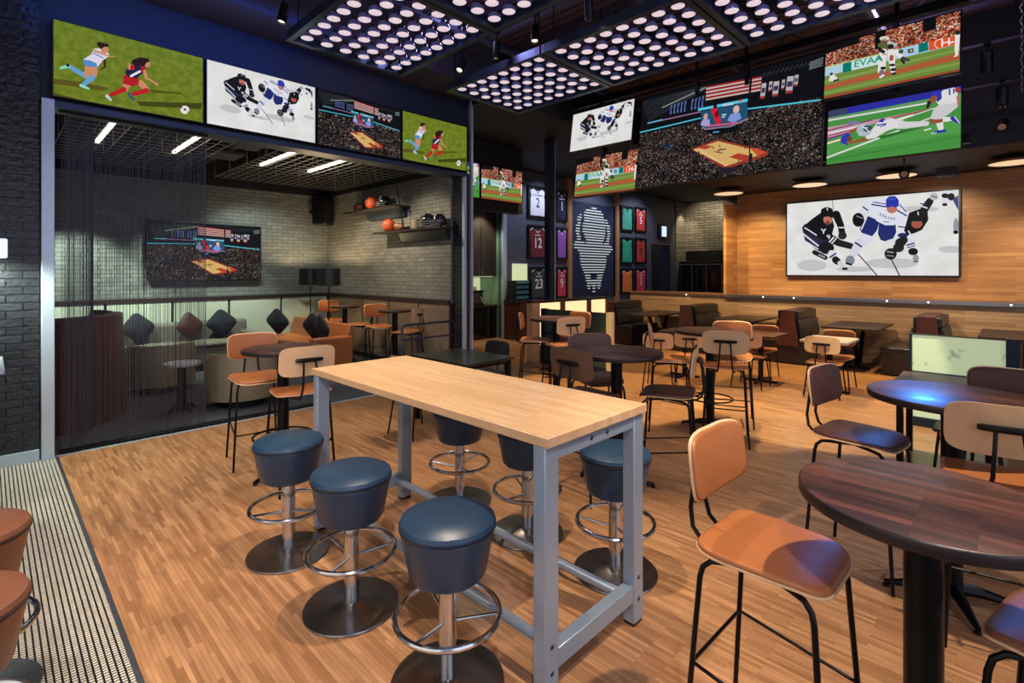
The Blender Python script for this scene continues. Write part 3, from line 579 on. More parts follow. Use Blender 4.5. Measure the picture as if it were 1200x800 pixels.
def football():
    p = Pic([(55, 240), (1145, 51), (1159, 590), (75, 717)])
    Wt = (226, 224, 222); BL = (50, 56, 170); SK = (150, 84, 56); K = (40, 34, 50)
    p.uv(FULL, (72, 146, 66)); p.uv([(0, .62), (1, .55), (1, .75), (0, .82)], (84, 158, 76)); p.uv([(0, .9), (1, .8), (1, .82), (0, .93)], (62, 130, 58))
    p.poly([(55, 240), (1145, 51), (1146, 110), (56, 300)], (44, 48, 160)); p.poly([(55, 240), (210, 214), (212, 270), (58, 298)], (60, 66, 100))
    p.poly([(56, 300), (1146, 118), (1146, 150), (57, 345)], (96, 150, 96)); p.line(56, 325, 880, 195, 14, Wt)
    p.poly([(60, 385), (500, 320), (930, 240), (760, 280), (420, 370), (60, 500)], (196, 150, 166)); p.line(60, 415, 430, 330, 10, (120, 50, 90)); p.line(60, 440, 380, 372, 12, (236, 230, 230)); p.line(60, 490, 240, 440, 14, (110, 50, 120)); p.line(60, 465, 330, 400, 8, (150, 60, 60)); p.line(500, 335, 900, 250, 10, (180, 60, 80)); p.ell(265, 352, 55, 18, (120, 120, 160))
    p.line(62, 530, 240, 478, 16, (240, 220, 190)); p.line(640, 330, 770, 296, 14, (240, 236, 220)); p.line(70, 655, 660, 428, 15, Wt); p.line(820, 360, 930, 318, 10, Wt); p.line(860, 434, 918, 418, 12, Wt); p.line(640, 345, 940, 240, 8, Wt)
    p.poly([(480, 480), (700, 425), (880, 400), (700, 450), (520, 500)], (50, 110, 48))
    # standing player
    p.limb(985, 380, 995, 420, 56, Wt, 44); p.limb(955, 452, 1030, 440, 26, BL, 22); p.limb(920, 462, 960, 458, 10, (180, 200, 190)); p.limb(1000, 345, 1080, 340, 46, Wt, 34); p.limb(1085, 335, 1140, 375, 36, BL, 24); p.line(1100, 320, 1145, 380, 8, Wt)
    p.limb(930, 355, 990, 350, 48, SK, 40); p.poly([(905, 330), (930, 250), (980, 205), (1115, 195), (1125, 235), (1050, 300), (990, 340), (930, 340)], (206, 204, 206)); p.poly([(960, 130), (1000, 85), (1090, 65), (1118, 100), (1122, 200), (970, 215), (950, 190)], Wt)
    p.poly([(915, 100), (985, 85), (992, 160), (960, 190), (935, 150), (905, 140)], BL); p.line(1050, 80, 1055, 130, 14, BL); p.line(1085, 75, 1088, 118, 12, BL); p.ell(1118, 88, 24, 24, (170, 60, 50)); p.limb(930, 155, 895, 190, 50, SK, 40); p.limb(890, 195, 878, 235, 34, K, 20); p.limb(1125, 150, 1130, 220, 30, (170, 120, 100), 20)
    # diving player
    p.limb(690, 385, 880, 375, 62, (214, 212, 212), 40); p.limb(640, 370, 700, 385, 90, (216, 214, 214), 62); p.poly([(470, 360), (590, 320), (650, 340), (650, 400), (560, 430), (480, 480), (440, 490), (420, 440)], Wt); p.poly([(480, 350), (510, 318), (535, 330), (520, 355)], BL)
    p.line(470, 380, 550, 368, 12, BL); p.line(500, 395, 545, 378, 8, BL); p.ell(565, 325, 26, 10, (200, 200, 220)); p.limb(310, 400, 235, 450, 24, SK, 22); p.limb(400, 495, 260, 530, 34, SK, 22); p.poly([(380, 480), (440, 440), (490, 460), (470, 490), (400, 500)], Wt)
    p.ell(370, 418, 66, 56, (170, 186, 200)); p.ell(395, 405, 38, 30, (60, 76, 100)); p.line(345, 380, 420, 440, 8, Wt); p.line(350, 440, 330, 470, 12, (200, 205, 210)); p.line(355, 400, 400, 400, 8, (220, 226, 230))
    p.ell(232, 495, 44, 26, (120, 60, 40)); p.ell(205, 500, 28, 38, BL); p.ell(232, 460, 26, 16, BL); p.limb(190, 520, 240, 540, 20, BL, 16)
    return [(FULL, None, 0)]+p.L
def build_screen(name, kind, w, h, parent, xf=None):
    """flat picture, local x right, z up, facing -y"""
    texts = []; hf = None
    if kind == 'hockey': L = hockey(xf)
    elif kind == 'soccer': L = soccer()
    elif kind == 'arena': L = arena()
    elif kind == 'football': L = football()
    else: L, texts, hf = baseball()
    g = G(); d = 0
    from mathutils.geometry import tessellate_polygon
    # clip every polygon to the frame
    def clip(P):
        for ax, lim, sg in ((0, 0, 1), (0, 1, -1), (1, 0, 1), (1, 1, -1)):
            Q = []
            for i in range(len(P)):
                a, b = P[i-1], P[i]; ia = (a[ax]-lim)*sg >= 0; ib = (b[ax]-lim)*sg >= 0
                if ia != ib:
                    t = (lim-a[ax])/(b[ax]-a[ax]); Q.append((a[0]+(b[0]-a[0])*t, a[1]+(b[1]-a[1])*t))
                if ib: Q.append(b)
            P = Q
            if len(P) < 3: return None
        return P
    step = .00012*w/1.2
    for q, c, mi in L:
        q = clip(q)
        if not q: continue
        g.mi = mi; g.col = rgba(c) if c else (0, 0, 0, 1)
        vs = [((u-.5)*w, -d, (.5-v)*h) for u, v in q]
        tri = tessellate_polygon([[Vector((a, c_, 0)) for a, _, c_ in vs]])
        g.add(vs, [tuple(t) for t in tri]); d += step
    for s, (x, y), sz, c in texts:
        u, v = hf(x, y); g.col = rgba(c)
        text_into(g, s, 0, 0, sz*w*1.1, lambda a, b: ((u-.5)*w+a, -d, (.5-v)*h+b), 0); d += step
    return g.build(name, ['pic', 'grass_pic', 'ice_pic', 'crowd_dark', 'crowd_orange'], parent, smooth=False)
def tv(kind, w, h, loc, label, rz=0, tilt=0, group=None, depth=.05, xf=None, bez=.012):
    root = thing('television', label, 'television', loc, rz, group)
    root.rotation_euler = (tilt, 0, rz)
    G().box(-w/2, w/2, .004, depth, -h/2, h/2).box(-w/2-bez, w/2+bez, .01, depth, h/2, h/2+bez).box(-w/2-bez, w/2+bez, .01, depth, -h/2-bez, -h/2).box(-w/2-bez, -w/2, .01, depth, -h/2, h/2).box(w/2, w/2+bez, .01, depth, -h/2, h/2).build('housing', 'frame_black', root, bevel=.002)
    G().box(-w/2-bez, w/2+bez, -.012, .01, h/2, h/2+bez).box(-w/2-bez, w/2+bez, -.012, .01, -h/2-bez, -h/2).box(-w/2-bez, -w/2, -.012, .01, -h/2, h/2).box(w/2, w/2+bez, -.012, .01, -h/2, h/2).build('bezel', 'frame_black', root, bevel=.001)
    build_screen('screen', kind, w, h, root, xf)
    G().box(-.2, .2, depth, depth+.03, -.15, .15).build('wall_bracket', 'black_metal', root)
    return root
SMALL = (.04, .93, .02, .78)
GW = 'televisions in a row over the opening'
z0 = 3.69
for i, (k, lb) in enumerate([('soccer', 'television showing a soccer match, at the far left above the bead curtain'), ('hockey', 'television showing ice hockey on the navy wall, second from the left'), ('arena', 'television showing a basketball arena on the navy wall, third from the left'), ('soccer', 'television showing a soccer match, at the right end of the row over the opening')]):
    tv(k, 1.215, .70, (.41+1.255*i+.62, 6.32, z0), lb, group=GW, xf=SMALL if k == 'hockey' else None)
tv('arena', 1.87, 1.03, (2.887, 10.81, 2.09), 'television showing a basketball arena on the back wall of the private room')
tv('hockey', 2.84, 1.55, (12.26, 2.152, 2.42), 'very wide screen showing ice hockey on the wooden wall', rz=-PI/2, depth=.05, bez=.03)
# hanging group: faces -x, leaning forward
TILT = math.atan2(.22, 1.43)
def hang(kind, yc, w, zc, h, lb, xf=None):
    x = 7.05+(4.45-zc)*.1538
    tv(kind, w, h, (x, yc, zc), lb, rz=-PI/2, tilt=-TILT, group='hanging screen group', xf=xf)
def hang_fix():
    pass
for a in [('hockey', 4.9, 1.215, 4.115, .675, 'hanging television showing ice hockey, upper left of the hanging group', SMALL), ('baseball', 4.9, 1.215, 3.345, .675, 'hanging television showing baseball, lower left of the hanging group, under the hockey one'),
          ('arena', 2.95, 2.53, 3.73, 1.46, 'huge hanging television showing a basketball arena in the middle of the group'), ('baseball', 1.03, 1.235, 4.125, .675, 'hanging television showing baseball, upper right of the hanging group'),
          ('football', 1.03, 1.235, 3.36, .69, 'hanging television showing a diving football player, lower right of the hanging group')]:
    hang(*a)
r = thing('screen_rack', 'black steel rack behind the hanging televisions', 'rack', (7.3, 2.96, 3.6))
G().box(.05, .12, -2.62, 2.62, -.5, -.4).build('lower_rail', 'black_metal', r, bevel=.004); G().box(-.12, -.05, -2.62, 2.62, .95, 1.05).build('upper_rail', 'black_metal', r, bevel=.004)
for y, zs in ((-1.93, (-.24, .525)), (1.94, (-.255, .515)), (-.35, (.13,)), (.35, (.13,))):
    for z in zs: xx = 7.05+(4.45-3.6-z)*.1538-7.3; G().box(xx+.075, xx+.15, y-.03, y+.03, z-.03, z+.03).build('mount_arm', 'black_metal', r)
for y in (-2.0, -.35, .35, 2.0): G().bar((.09, y, -.5), (-.08, y, 1.0), .06, .06).tube([(-.08, y, 1.0), (-.08, y, 1.68)], .025, 8).build('hanger_post', 'black_metal', r)
# the pair beyond, on the dark bulkhead
tv('football', 1.215, .69, (6.38, 7.78, 3.56), 'small television cut off by the wall end, showing football', group='pair of televisions beyond the navy wall')
tv('baseball', 1.215, .69, (7.645, 7.78, 3.56), 'television showing baseball beside the framed number 2 jersey', group='pair of televisions beyond the navy wall')
struct('trim_11', G().box(5.53, 8.35, 7.86, 8.1, 3.0, 4.42), 'black_paint')

# ------------------------------------------------------------------ long table and stools
t = thing('communal_table', 'long butcher block bar table on a silver metal frame', 'table', (1.895, 2.335, 0))
G().box(-.375, .375, -1.04, 1.04, 1.03, 1.07).build('tabletop', 'butcher_block', t, bevel=.003)
for sx in (-1, 1):
    for sy in (-1, 1):
        x = sx*.328; y = sy*.99
        lg = G().box(x-.042, x+.042, y-.032, y+.032, .015, 1.03).build('leg', 'silver_paint', t, bevel=.005)
        G().box(x-.036, x+.036, y-.028, y+.028, 0, .015).build('foot_pad', 'frame_black', lg)
        for z in (.23, .125, .98):
            if z < .9: G().lathe([(0, .004), (.009, .003), (.011, 0)], n=12, mtx=Matrix.Translation((x, y+sy*.032, z)) @ Matrix.Rotation(-sy*PI/2, 4, 'X')).build('bolt', 'blue_steel', lg)
for sy in (-1, 1):
    y = sy*.99
    G().box(-.286, .286, y-.03, y+.03, .965, 1.03).build('top_rail', 'silver_paint', t, bevel=.004)
    G().box(-.286, .286, y-.028, y+.028, .12, .2).build('end_rail', 'silver_paint', t, bevel=.004)
    for x in (-.06, .06):
        G().lathe([(0, .004), (.009, .003), (.011, 0)], n=12, mtx=Matrix.Translation((x, y+sy*.03, .998)) @ Matrix.Rotation(-sy*PI/2, 4, 'X')).build('bolt', 'blue_steel', t)
for x in (-.25, .25): G().tube([(x, -.97, .16), (x, .97, .16)], .024, 12).build('foot_rail', 'silver_paint', t)
def make_stool(label):
    r = thing('bar_stool', label, 'stool')
    s = G().lathe([(0, .455), (.13, .455), (.152, .462), (.163, .48), (.19, .62), (.199, .655), (.196, .661)]).build('seat_body', 'blue_vinyl', r)
    G().lathe([(.19, .661), (.2, .666), (.203, .676), (.196, .692), (.17, .706), (.11, .717), (0, .721)]).build('seat_cushion', 'blue_vinyl', r)
    G().tube([(.2*math.cos(a*PI/20), .2*math.sin(a*PI/20), .664) for a in range(40)], .004, 6, closed=True).build('piping', 'black_leather', s)
    G().lathe([(.037, .02), (.037, .455)], n=24).build('column', 'chrome', r)
    G().lathe([(.235, 0), (.238, .006), (.235, .012), (.12, .018), (.05, .03), (.037, .034)], n=48).build('base', 'brushed_steel', r)
    G().tube([(.218*math.cos(a*PI/24), .218*math.sin(a*PI/24), .29) for a in range(48)], .0125, 10, closed=True).build('foot_ring', 'chrome', r)
    for k in range(3):
        a = k*2*PI/3+1.0; G().tube([(.034*math.cos(a), .034*math.sin(a), .262), (.21*math.cos(a), .21*math.sin(a), .288)], .007, 8).build('spoke', 'chrome', r)
    return r
st = make_stool('blue vinyl drum stool on the near side of the long table, farthest from the camera'); st.location = (1.29, 3.18, 0); st['group'] = 'blue stools at the long table'
for x, y, lb in [(1.31, 2.44, 'blue vinyl drum stool on the near side of the long table, middle of three'), (1.35, 1.7, 'blue vinyl drum stool on the near side of the long table, closest to the camera'),
                 (2.48, 2.98, 'blue vinyl drum stool behind the long table, seen under its middle'), (2.49, 2.3, 'blue vinyl drum stool behind the long table, half hidden by the near silver leg'), (2.52, 1.64, 'blue vinyl drum stool behind the right end of the long table')]:
    dup(st, (x, y, 0), random.uniform(0, 2), lb, 'blue stools at the long table')
for x, y, lb in [(-.07, 2.98, 'brown leather drum stool at the left edge, the upper of the two'), (-.1, 2.35, 'brown leather drum stool at the left edge, the lower of the two')]:
    dup(st, (x, y, 0), 2.2, lb, 'brown stools at the left edge', swap={'blue_vinyl': 'brown_leather'})

# ------------------------------------------------------------------ shell chairs
def arc(p, q, r, n=5): pass
def make_chair(H, label, name='bar_chair'):
    """faces +x; H is the seat height"""
    r = thing(name, label, 'chair')
    def sm(x, y, z): # seat surface: rolls down at the front, rises at the back
        return (x, y*(1-.12*(x/.21)) if x > 0 else y, H-.03+z-.018*max(0, (x-.1)/.11)**2+.012*max(0, (-x-.1)/.1)**2+.25*y*y)
    G().pad(.42, .43, .42, .008, 0, sm).build('seat', 'ply', r, angle=50)
    G().pad(.412, .422, .42, .014, .016, lambda x, y, z: sm(x, y, z+.0081)).build('seat_cushion', 'tan_leather', r, angle=60)
    zc = H+.25
    def bm(y, z, t): # back surface; t grows to the front (+x)
        return (-.225-.12*(z)+.55*y*y*1.1 + t*1.0, y, zc+z)
    bk = G().pad(.43, .235, .5, .010, 0, lambda a, b, c: bm(a, b, c)).build('backrest', 'ply', r, angle=50)
    G().pad(.418, .224, .5, .010, .010, lambda a, b, c: bm(a, b, c+.0101)).build('back_cushion', 'tan_leather', r, angle=60)
    G().tube([(-.236, -.105, zc+.012), (-.239, -.09, zc+.012), (-.245, -.04, zc+.012), (-.245, .04, zc+.012), (-.239, .09, zc+.012), (-.236, .105, zc+.012)], [.011, .015, .0165, .0165, .015, .011], 8).build('back_bracket', 'black_metal', r)
    for s in (-1, 1):
        y = .045*s
        G().tube([(-.247, y, zc), (-.262, y*1.1, zc-.06), (-.275, y*1.3, H+.06), (-.262, y*1.5, H-.005), (-.225, y*1.6, H-.04), (-.15, y*1.9, H-.046), (.0, y*2.2, H-.046)], .0085, 8).build('back_support', 'black_metal', r)
        for e in (-1, 1):
            x1 = .17 if e > 0 else -.17
            G().tube([(0, .1*s, H-.046), (x1*.62, .15*s, H-.047), (x1*.86, .165*s, H-.052), (x1*1.0, .175*s, H-.075), (x1*1.05, .18*s, H-.11), (x1*1.32, .215*s, .0)], .0095, 8).build('leg', 'black_metal', r)
    k = lambda z: 1.05+.27*(H-.11-z)/(H-.11); ky = lambda z: .18+.035*(H-.11-z)/(H-.11)
    z = .3 if H > .6 else .2
    for e in (-1, 1):
        zz = z-.0 if e > 0 else z+.06
        if H > .6: G().tube([(e*.17*k(zz), -ky(zz), zz), (e*.17*k(zz), ky(zz), zz)], .0065, 6).build('stretcher', 'black_metal', r)
    for s in (-1, 1):
        if H > .6: G().tube([(-.17*k(z+.06), s*ky(z+.06), z+.06), (.17*k(z), s*ky(z), z)], .0065, 6).build('stretcher', 'black_metal', r)
    return r
CH = make_chair(.77, ''); DC = make_chair(.47, '', 'dining_chair')
first = {id(CH): True, id(DC): True}
def chair(proto, x, y, deg, lb, grp, swap=None, z=0):
    if first[id(proto)] and not swap:
        first[id(proto)] = False; proto.location = (x, y, z); proto.rotation_euler = (0, 0, math.radians(deg)); proto['label'] = lb; proto['group'] = grp; return proto
    return dup(proto, (x, y, z), math.radians(deg), lb, grp, swap)
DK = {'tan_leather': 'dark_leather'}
GB = 'high chairs at the round bar tables'; GD = 'low chairs at the dining tables'; GP = 'high chairs in the private room'
chair(CH, 1.91, .6, -92, 'tan leather high chair in the right foreground with a shadow across its back', GB)
chair(CH, 3.6, .65, -99, 'high chair behind the nearest round table, brown seat and pale back lit from the left', GB, DK)
chair(CH, 3.81, 1.99, 112, 'dark brown high chair just right of the long table corner, turned sideways', GB, DK)
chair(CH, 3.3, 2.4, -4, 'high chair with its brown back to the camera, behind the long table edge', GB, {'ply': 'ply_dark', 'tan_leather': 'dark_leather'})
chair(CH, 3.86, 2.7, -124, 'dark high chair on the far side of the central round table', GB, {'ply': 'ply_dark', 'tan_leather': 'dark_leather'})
chair(CH, 5.4, 4.83, -52, 'tan high chair left of the small table by the green partition', GB)
chair(CH, 5.34, 4.28, 70, 'pale backed high chair in front of the small table by the green partition', GB)
chair(CH, 5.86, 4.57, 172, 'high chair behind the small table, in front of the green partition', GB)
chair(CH, 5.28, 2.12, 22, 'high chair with white plywood back facing away, in front of the far round table', GB)
chair(CH, 5.95, 2.31, -158, 'yellow lit high chair on the far side of the far round table', GB)
chair(CH, 5.26, 2.72, -60, 'high chair seen edge on, left of the far round table', GB)
chair(CH, 1.72, 4.96, -100, 'orange lit high chair behind the round table at the bead curtain', GB)
chair(CH, 1.78, 4.17, 84, 'high chair with pale back, just beyond the left end of the long table', GB)
chair(CH, 3.33, .06, 10, 'pale wood backed high chair at the right edge, its back to the camera', GB)
chair(CH, 4.1, .02, 176, 'brown backed high chair behind the second round table at the right edge', GB, {'tan_leather': 'dark_leather'})
chair(CH, 2.0, -.16, 78, 'brown leather high chair cut by the lower right corner', GB, {'tan_leather': 'brown_leather'})
chair(DC, 8.15, 1.89, 2, 'low chair with plywood back facing away, in front of the pale blue table', GD)
chair(DC, 8.8, 1.9, 180, 'orange low chair behind the pale blue table', GD)
chair(DC, 8.02, 2.84, 3, 'low chair facing away at the dining table left of the booth end panel', GD)
chair(DC, 8.78, 2.95, 182, 'orange low chair on the far side of the dining table left of the booth', GD)
chair(DC, 7.4, 3.5, 24, 'low chair under and beyond the far round table, white back', GD)
chair(DC, 6.95, 3.75, 20, 'shadowed low chair left of and beyond the far round table', GD, DK)  # dark leather puts the shade on this chair into its colour
chair(DC, 4.33, 4.7, 180, 'black low chair at the right end of the black rectangular table', GD, {'tan_leather': 'black_leather', 'ply': 'black_leather'})
chair(DC, 3.22, 4.57, 2, 'low chair mostly hidden behind the middle of the long table', GD)
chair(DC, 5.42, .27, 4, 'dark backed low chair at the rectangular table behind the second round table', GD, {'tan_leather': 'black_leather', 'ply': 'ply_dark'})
chair(CH, 4.85, 9.8, -95, 'orange high chair in the far corner of the private room', GP)
chair(CH, 4.86, 8.05, -100, 'orange high chair behind the private room high table, facing out', GP)
chair(CH, 4.72, 8.6, 140, 'high chair seen from the side, left of the private room high table', GP)
chair(CH, 4.72, 7.0, 120, 'high chair with a white edge, right of the private room high table', GP)

# ------------------------------------------------------------------ tables
def round_table(x, y, r, label, top='walnut_top', ring=True, n=64, base_r=.3, rot=.4, name='round_bar_table', H=1.07):
    t = thing(name, label, 'table', (x, y, 0), 0)
    tg = G().lathe([(r-.006, H-.036), (r-.002, H-.034), (r, H-.031), (r, H-.005), (r-.0015, H-.0015), (r-.005, H)], n=n); tg.m[-1] = tg.m[-2] = 1
    tg.build('tabletop', ['walnut_edge' if top == 'walnut_top' else top, top], t, angle=50)
    G().lathe([(.12, H-.045), (.12, H-.036)], n=24).build('mounting_plate', 'black_metal', t)
    G().lathe([(.047, .05), (.047, H-.045)], n=24).build('column', 'black_metal', t)
    for k in range(4):
        a = k*PI/2+rot; c, s = math.cos(a), math.sin(a)
        f = G().tube([(.02*c, .02*s, .06), (.12*c, .12*s, .052), (base_r*.8*c, base_r*.8*s, .03), (base_r*c, base_r*s, .022)], [.034, .028, .018, .013], 8).build('base_foot', 'black_metal', t)
        G().lathe([(.016, 0), (.018, .008), (.008, .014)], (base_r*.97*c, base_r*.97*s, 0), 10).build('glide', 'frame_black', f)
    if ring:
        fr = G().tube([(.235*math.cos(a*PI/20), .235*math.sin(a*PI/20), .32) for a in range(40)], .009, 8, closed=True).build('foot_ring', 'black_metal', t)
        for k in range(4):
            a = k*PI/2+.3; G().tube([(.045*math.cos(a), .045*math.sin(a), .31), (.235*math.cos(a), .235*math.sin(a), .32)], .006, 6).build('spoke', 'black_metal', fr)
    return t
round_table(1.89, .19, .315, 'dark walnut round bar table in the right foreground', ring=False)
round_table(3.56, .24, .37, 'round bar table with a blue sheen, second from the camera at the right edge', ring=False)
round_table(3.6, 2.33, .37, 'dark round bar table beyond the right end of the long table', ring=False)
round_table(5.61, 2.42, .38, 'dark round bar table in front of the booths, ring among the chairs')
round_table(5.58, 4.6, .37, 'round bar table in front of the green partition')
round_table(1.77, 4.48, .32, 'round bar table in front of the bead curtain')
round_table(4.82, 7.5, .27, 'small dark high table against the private room side wall', ring=False)
round_table(4.72, 9.05, .27, 'small dark high table in the far private room corner', ring=False)
def rect_table(x0, x1, y0, y1, label, top, legs='corner', H=.75):
    t = thing('dining_table', label, 'table', ((x0+x1)/2, (y0+y1)/2, 0)); a = (x1-x0)/2; b = (y1-y0)/2
    G().box(-a, a, -b, b, H-.03, H).build('tabletop', top, t, bevel=.003)
    if legs == 'corner':
        for sx in (-1, 1):
            for sy in (-1, 1): G().box(sx*(a-.05)-.025, sx*(a-.05)+.025, sy*(b-.05)-.025, sy*(b-.05)+.025, 0, H-.03).build('leg', 'black_metal', t, bevel=.003)
        
        for q in (-b+.03, b-.05): G().box(-a+.075, a-.075, q, q+.02, H-.07, H-.03).build('apron', 'black_metal', t)
    else:
        G().lathe([(.038, .03), (.038, H-.03)], n=16).build('column', 'black_metal', t)
        G().box(-.25, .25, -.03, .03, 0, .03).box(-.03, .03, -.25, -.03, 0, .03).box(-.03, .03, .03, .25, 0, .03).build('base', 'black_metal', t, bevel=.006)
    return t
rect_table(3.47, 4.2, 4.08, 5.05, 'black rectangular table beyond the left half of the long table', 'black_top')
rect_table(5.6, 6.27, .1, .78, 'low rectangular table showing purple behind the second round table', 'walnut_top')
rect_table(8.1, 8.85, 1.62, 2.2, 'low table with a pale blue glossy top beside the booth', 'white_top', 'col')
rect_table(8.1, 8.85, 2.55, 3.15, 'low dark table in front of the booth end panel', 'walnut_top', 'col')
rect_table(7.7, 8.4, 3.6, 4.2, 'low dark table half hidden behind the far round table', 'walnut_top', 'col')

# ------------------------------------------------------------------ booths
def booth(y, label, grp='booth benches along the wooden wall'):
    b = thing('booth_bench', label, 'booth', (10.4, y, 0), 0, grp)
    prof = [(-.2, .34), (.2, .34), (.17, .5), (.11, 1.0), (-.11, 1.0), (-.17, .5)]
    G().prism([(-.6, .02), (.6, .02), (.6, .34), (-.6, .34)], 0.03, 1.24, 'x').build('kick_base', 'dark_kick', b, bevel=.003)
    G().prism(prof, 0, .03, 'x').prism([(-.012, .35), (.012, .35), (.012, .99), (-.012, .99)], -.004, 0, 'x').build('end_panel', 'dark_red_wood', b, bevel=.003)
    G().prism([(u*.9, v) for u, v in prof], .03, 1.24, 'x').build('back_core', 'dark_red_wood', b, bevel=.003)
    for s in (-1, 1):
        g = G(); n = 9
        for k in range(n):
            x0 = .06+k*(1.16/n); x1 = x0+1.16/n-.006; pts = []
            pr_ = [(.19, .47), (.245, .5), (.235, .6), (.2, .8), (.185, .82), (.14, .82)]
            g.prism([(s*u, v) for u, v in pr_][::s], x0, x1, 'x')
        c = g.build('back_cushion', 'black_leather', b, bevel=.012)
        G().box(.05, 1.22, s*.125-.055, s*.125+.055, .825, .985).build('head_cushion', 'black_leather', b, bevel=.015)
        G().box(.03, 1.22, min(s*.2, s*.62), max(s*.2, s*.62), .34, .46).build('seat', 'black_leather', b, bevel=.02)
    return b
booth(3.03, 'tufted booth bench with a red wood end panel, beside the pale blue table'); booth(1.0, 'booth bench seen above the glowing green partition'); booth(5.0, 'booth bench with red wood end panel above the far round table'); booth(6.95, 'booth bench farthest from the camera near the wall art')
def booth_table(y, label):
    t = thing('booth_table', label, 'table', (10.2, y, 0), 0, 'booth tables')
    G().box(0, 1.44, -.42, .42, .73, .765).build('tabletop', 'dark_wood', t, bevel=.003)
    G().bar((.35, 0, .73), (.75, 0, .05), .06, .06).build('brace', 'black_metal', t); G().box(.3, .4, -.3, .3, .70, .73).box(1.2, 1.3, -.3, .3, .70, .73).build('support_rail', 'black_metal', t)
    G().box(.55, 1.05, -.2, .2, 0, .05).build('base', 'black_metal', t, bevel=.006); G().bar((1.25, 0, .73), (.85, 0, .05), .06, .06).build('brace', 'black_metal', t)
booth_table(2.02, 'dark booth table behind the pale blue table'); booth_table(4.0, 'dark booth table between the second and third booth benches'); booth_table(5.97, 'dark booth table left of the far round table'); booth_table(-.02, 'dark booth table above the green partition at the right edge')

# ------------------------------------------------------------------ low partitions
def partition(loc, L_, label, glow, rz=0, top=1.02, nm='stone_glow', lower=.61, paint='dark_teal', grp='low partitions between the bar and the booths'):
    p = thing('partition', label, 'partition', loc, rz, grp)
    for u in (0, L_): e_ = .012 if (u and glow) else .05; G().box(-.05, .05, u-.05, u-.05+2*e_, 0, top+.01).build('post', 'pale_post' if (u == 0 and not glow and L_ > 1) else paint, p, bevel=.003)
    G().box(-.03, .03, .05, L_-.05, top-.008, top).build('top_rail', paint, p, bevel=.002); G().box(-.05, .05, .05, L_-.05, lower-.04, lower).build('middle_rail', paint, p, bevel=.002); G().box(-.05, .05, .05, L_-.05, .0, .1).build('bottom_rail', paint, p, bevel=.002)
    G().box(-.02, .02, .05, L_-.05, lower, top-.008).build('upper_panel', nm if glow else 'frost_dark', p)
    G().box(-.02, .02, .05, L_-.05, .1, lower-.04).build('lower_panel', nm if glow else 'frost_dark', p)
    return p
mat('frost_dark', (66, 84, 72), .3, var=.3, vscale=1.5); mat('dark_teal', (26, 44, 62), .4, .3); mat('pale_post', (226, 206, 160), .4, var=.1)
partition((7.3, .02, 0), .86, 'glowing green stone partition panel at the right edge', True)
partition((7.3, -1.0, 0), .9, 'navy framed partition cut by the right edge', False)
partition((7.3, 4.85, 0), 1.45, 'dark green partition panel behind the small table', False)
p = thing('screen_wall', 'glowing amber stone railing with wooden posts beside the dark column', 'partition', (7.3, 6.6, 0))
for x0, x1 in ((.12, .8), (.95, 1.7), (1.85, 2.4)):
    G().box(x0, x1, -.02, .02, .3, 1.1).build('glowing_panel', 'onyx_glow', p); G().box(x1, x1+(.15 if x1 < 2.3 else .06), -.04, .04, 0, 1.12).build('post', 'brown_wood', p)
G().box(-.08, .12, -.08, .08, 0, 1.12).build('post', 'ply', p, bevel=.003); G().box(-.1, 2.46, -.06, .06, 1.12, 1.16).build('top_rail', 'dark_wood', p, bevel=.003); G().box(.12, 2.4, -.03, .03, 0, .3).build('skirt', 'dark_wood', p)
c = thing('steel_column', 'dark square column between the framed jerseys', 'column', (8.06, 6.82, 0)); G().box(-.075, .075, -.075, .075, .02, 4.42).build('shaft', 'navy_paint', c, bevel=.004); G().box(-.14, .14, -.14, .14, 0, .02).build('base_plate', 'black_metal', c); G().box(.075, .1, -.075, -.02, .1, 4.4).build('edge_highlight', 'jamb_metal', c)  # pale strip stands for the highlight along the column's edge

# ------------------------------------------------------------------ framed jerseys
def jersey_frame(xc, zc, w, h, body, trim, num, ink, label, sleeves=False, name_=None):
    f = thing('framed_jersey', label, 'picture frame', (xc, 9.35, zc), 0, 'framed jerseys')
    t = .045
    G().box(-w/2, w/2, -.02, .03, h/2-t, h/2).box(-w/2, w/2, -.02, .03, -h/2, -h/2+t).box(-w/2, -w/2+t, -.02, .03, -h/2+t, h/2-t).box(w/2-t, w/2, -.02, .03, -h/2+t, h/2-t).build('frame', 'frame_black', f, bevel=.003)
    G().box(-w/2+t, w/2-t, .012, .028, -h/2+t, h/2-t).build('backing', 'frame_black', f)
    a = w/2-t+.01; b = h/2-t-.02
    out = [(-a*.55, b), (-a*.3, b*.86), (0, b*.78), (a*.3, b*.86), (a*.55, b), (a*.9, b*.82), (a*.98, b*.3) if sleeves else (a*.72, b*.45), (a*.82, b*.2), (a*.84, -b), (-a*.84, -b), (-a*.82, b*.2), (-a*.98, b*.3) if sleeves else (-a*.72, b*.45), (-a*.9, b*.82)]
    j = G().prism(out, -.002, .011, 'y').build('jersey', body, f, bevel=.002)
    g = G()
    if num: text_into(g, num, 0, -.03, h*.42, lambda u, v: (u*.9, -.004, v))
    if name_: text_into(g, name_, 0, b*.48, h*.11, lambda u, v: (u, -.004, v))
    elif num: g.box(-.12, .12, -.0045, -.0035, b*.46, b*.52)
    if g.v: g.build('number', ink, j, smooth=False)
    g = G(); 
    for s in (-1, 1): g.add([(s*a*.55, -.0035, b), (s*a*.9, -.0035, b*.82), (s*a*.86, -.0035, b*.78), (s*a*.5, -.0035, b*.95)], [(0, 1, 2, 3)])
    g.add([(-a*.3, -.0035, b*.86), (0, -.0035, b*.7), (a*.3, -.0035, b*.86), (0, -.0035, b*.6)], [(0, 1, 2, 3)])
    g.build('collar', trim, j, smooth=False)
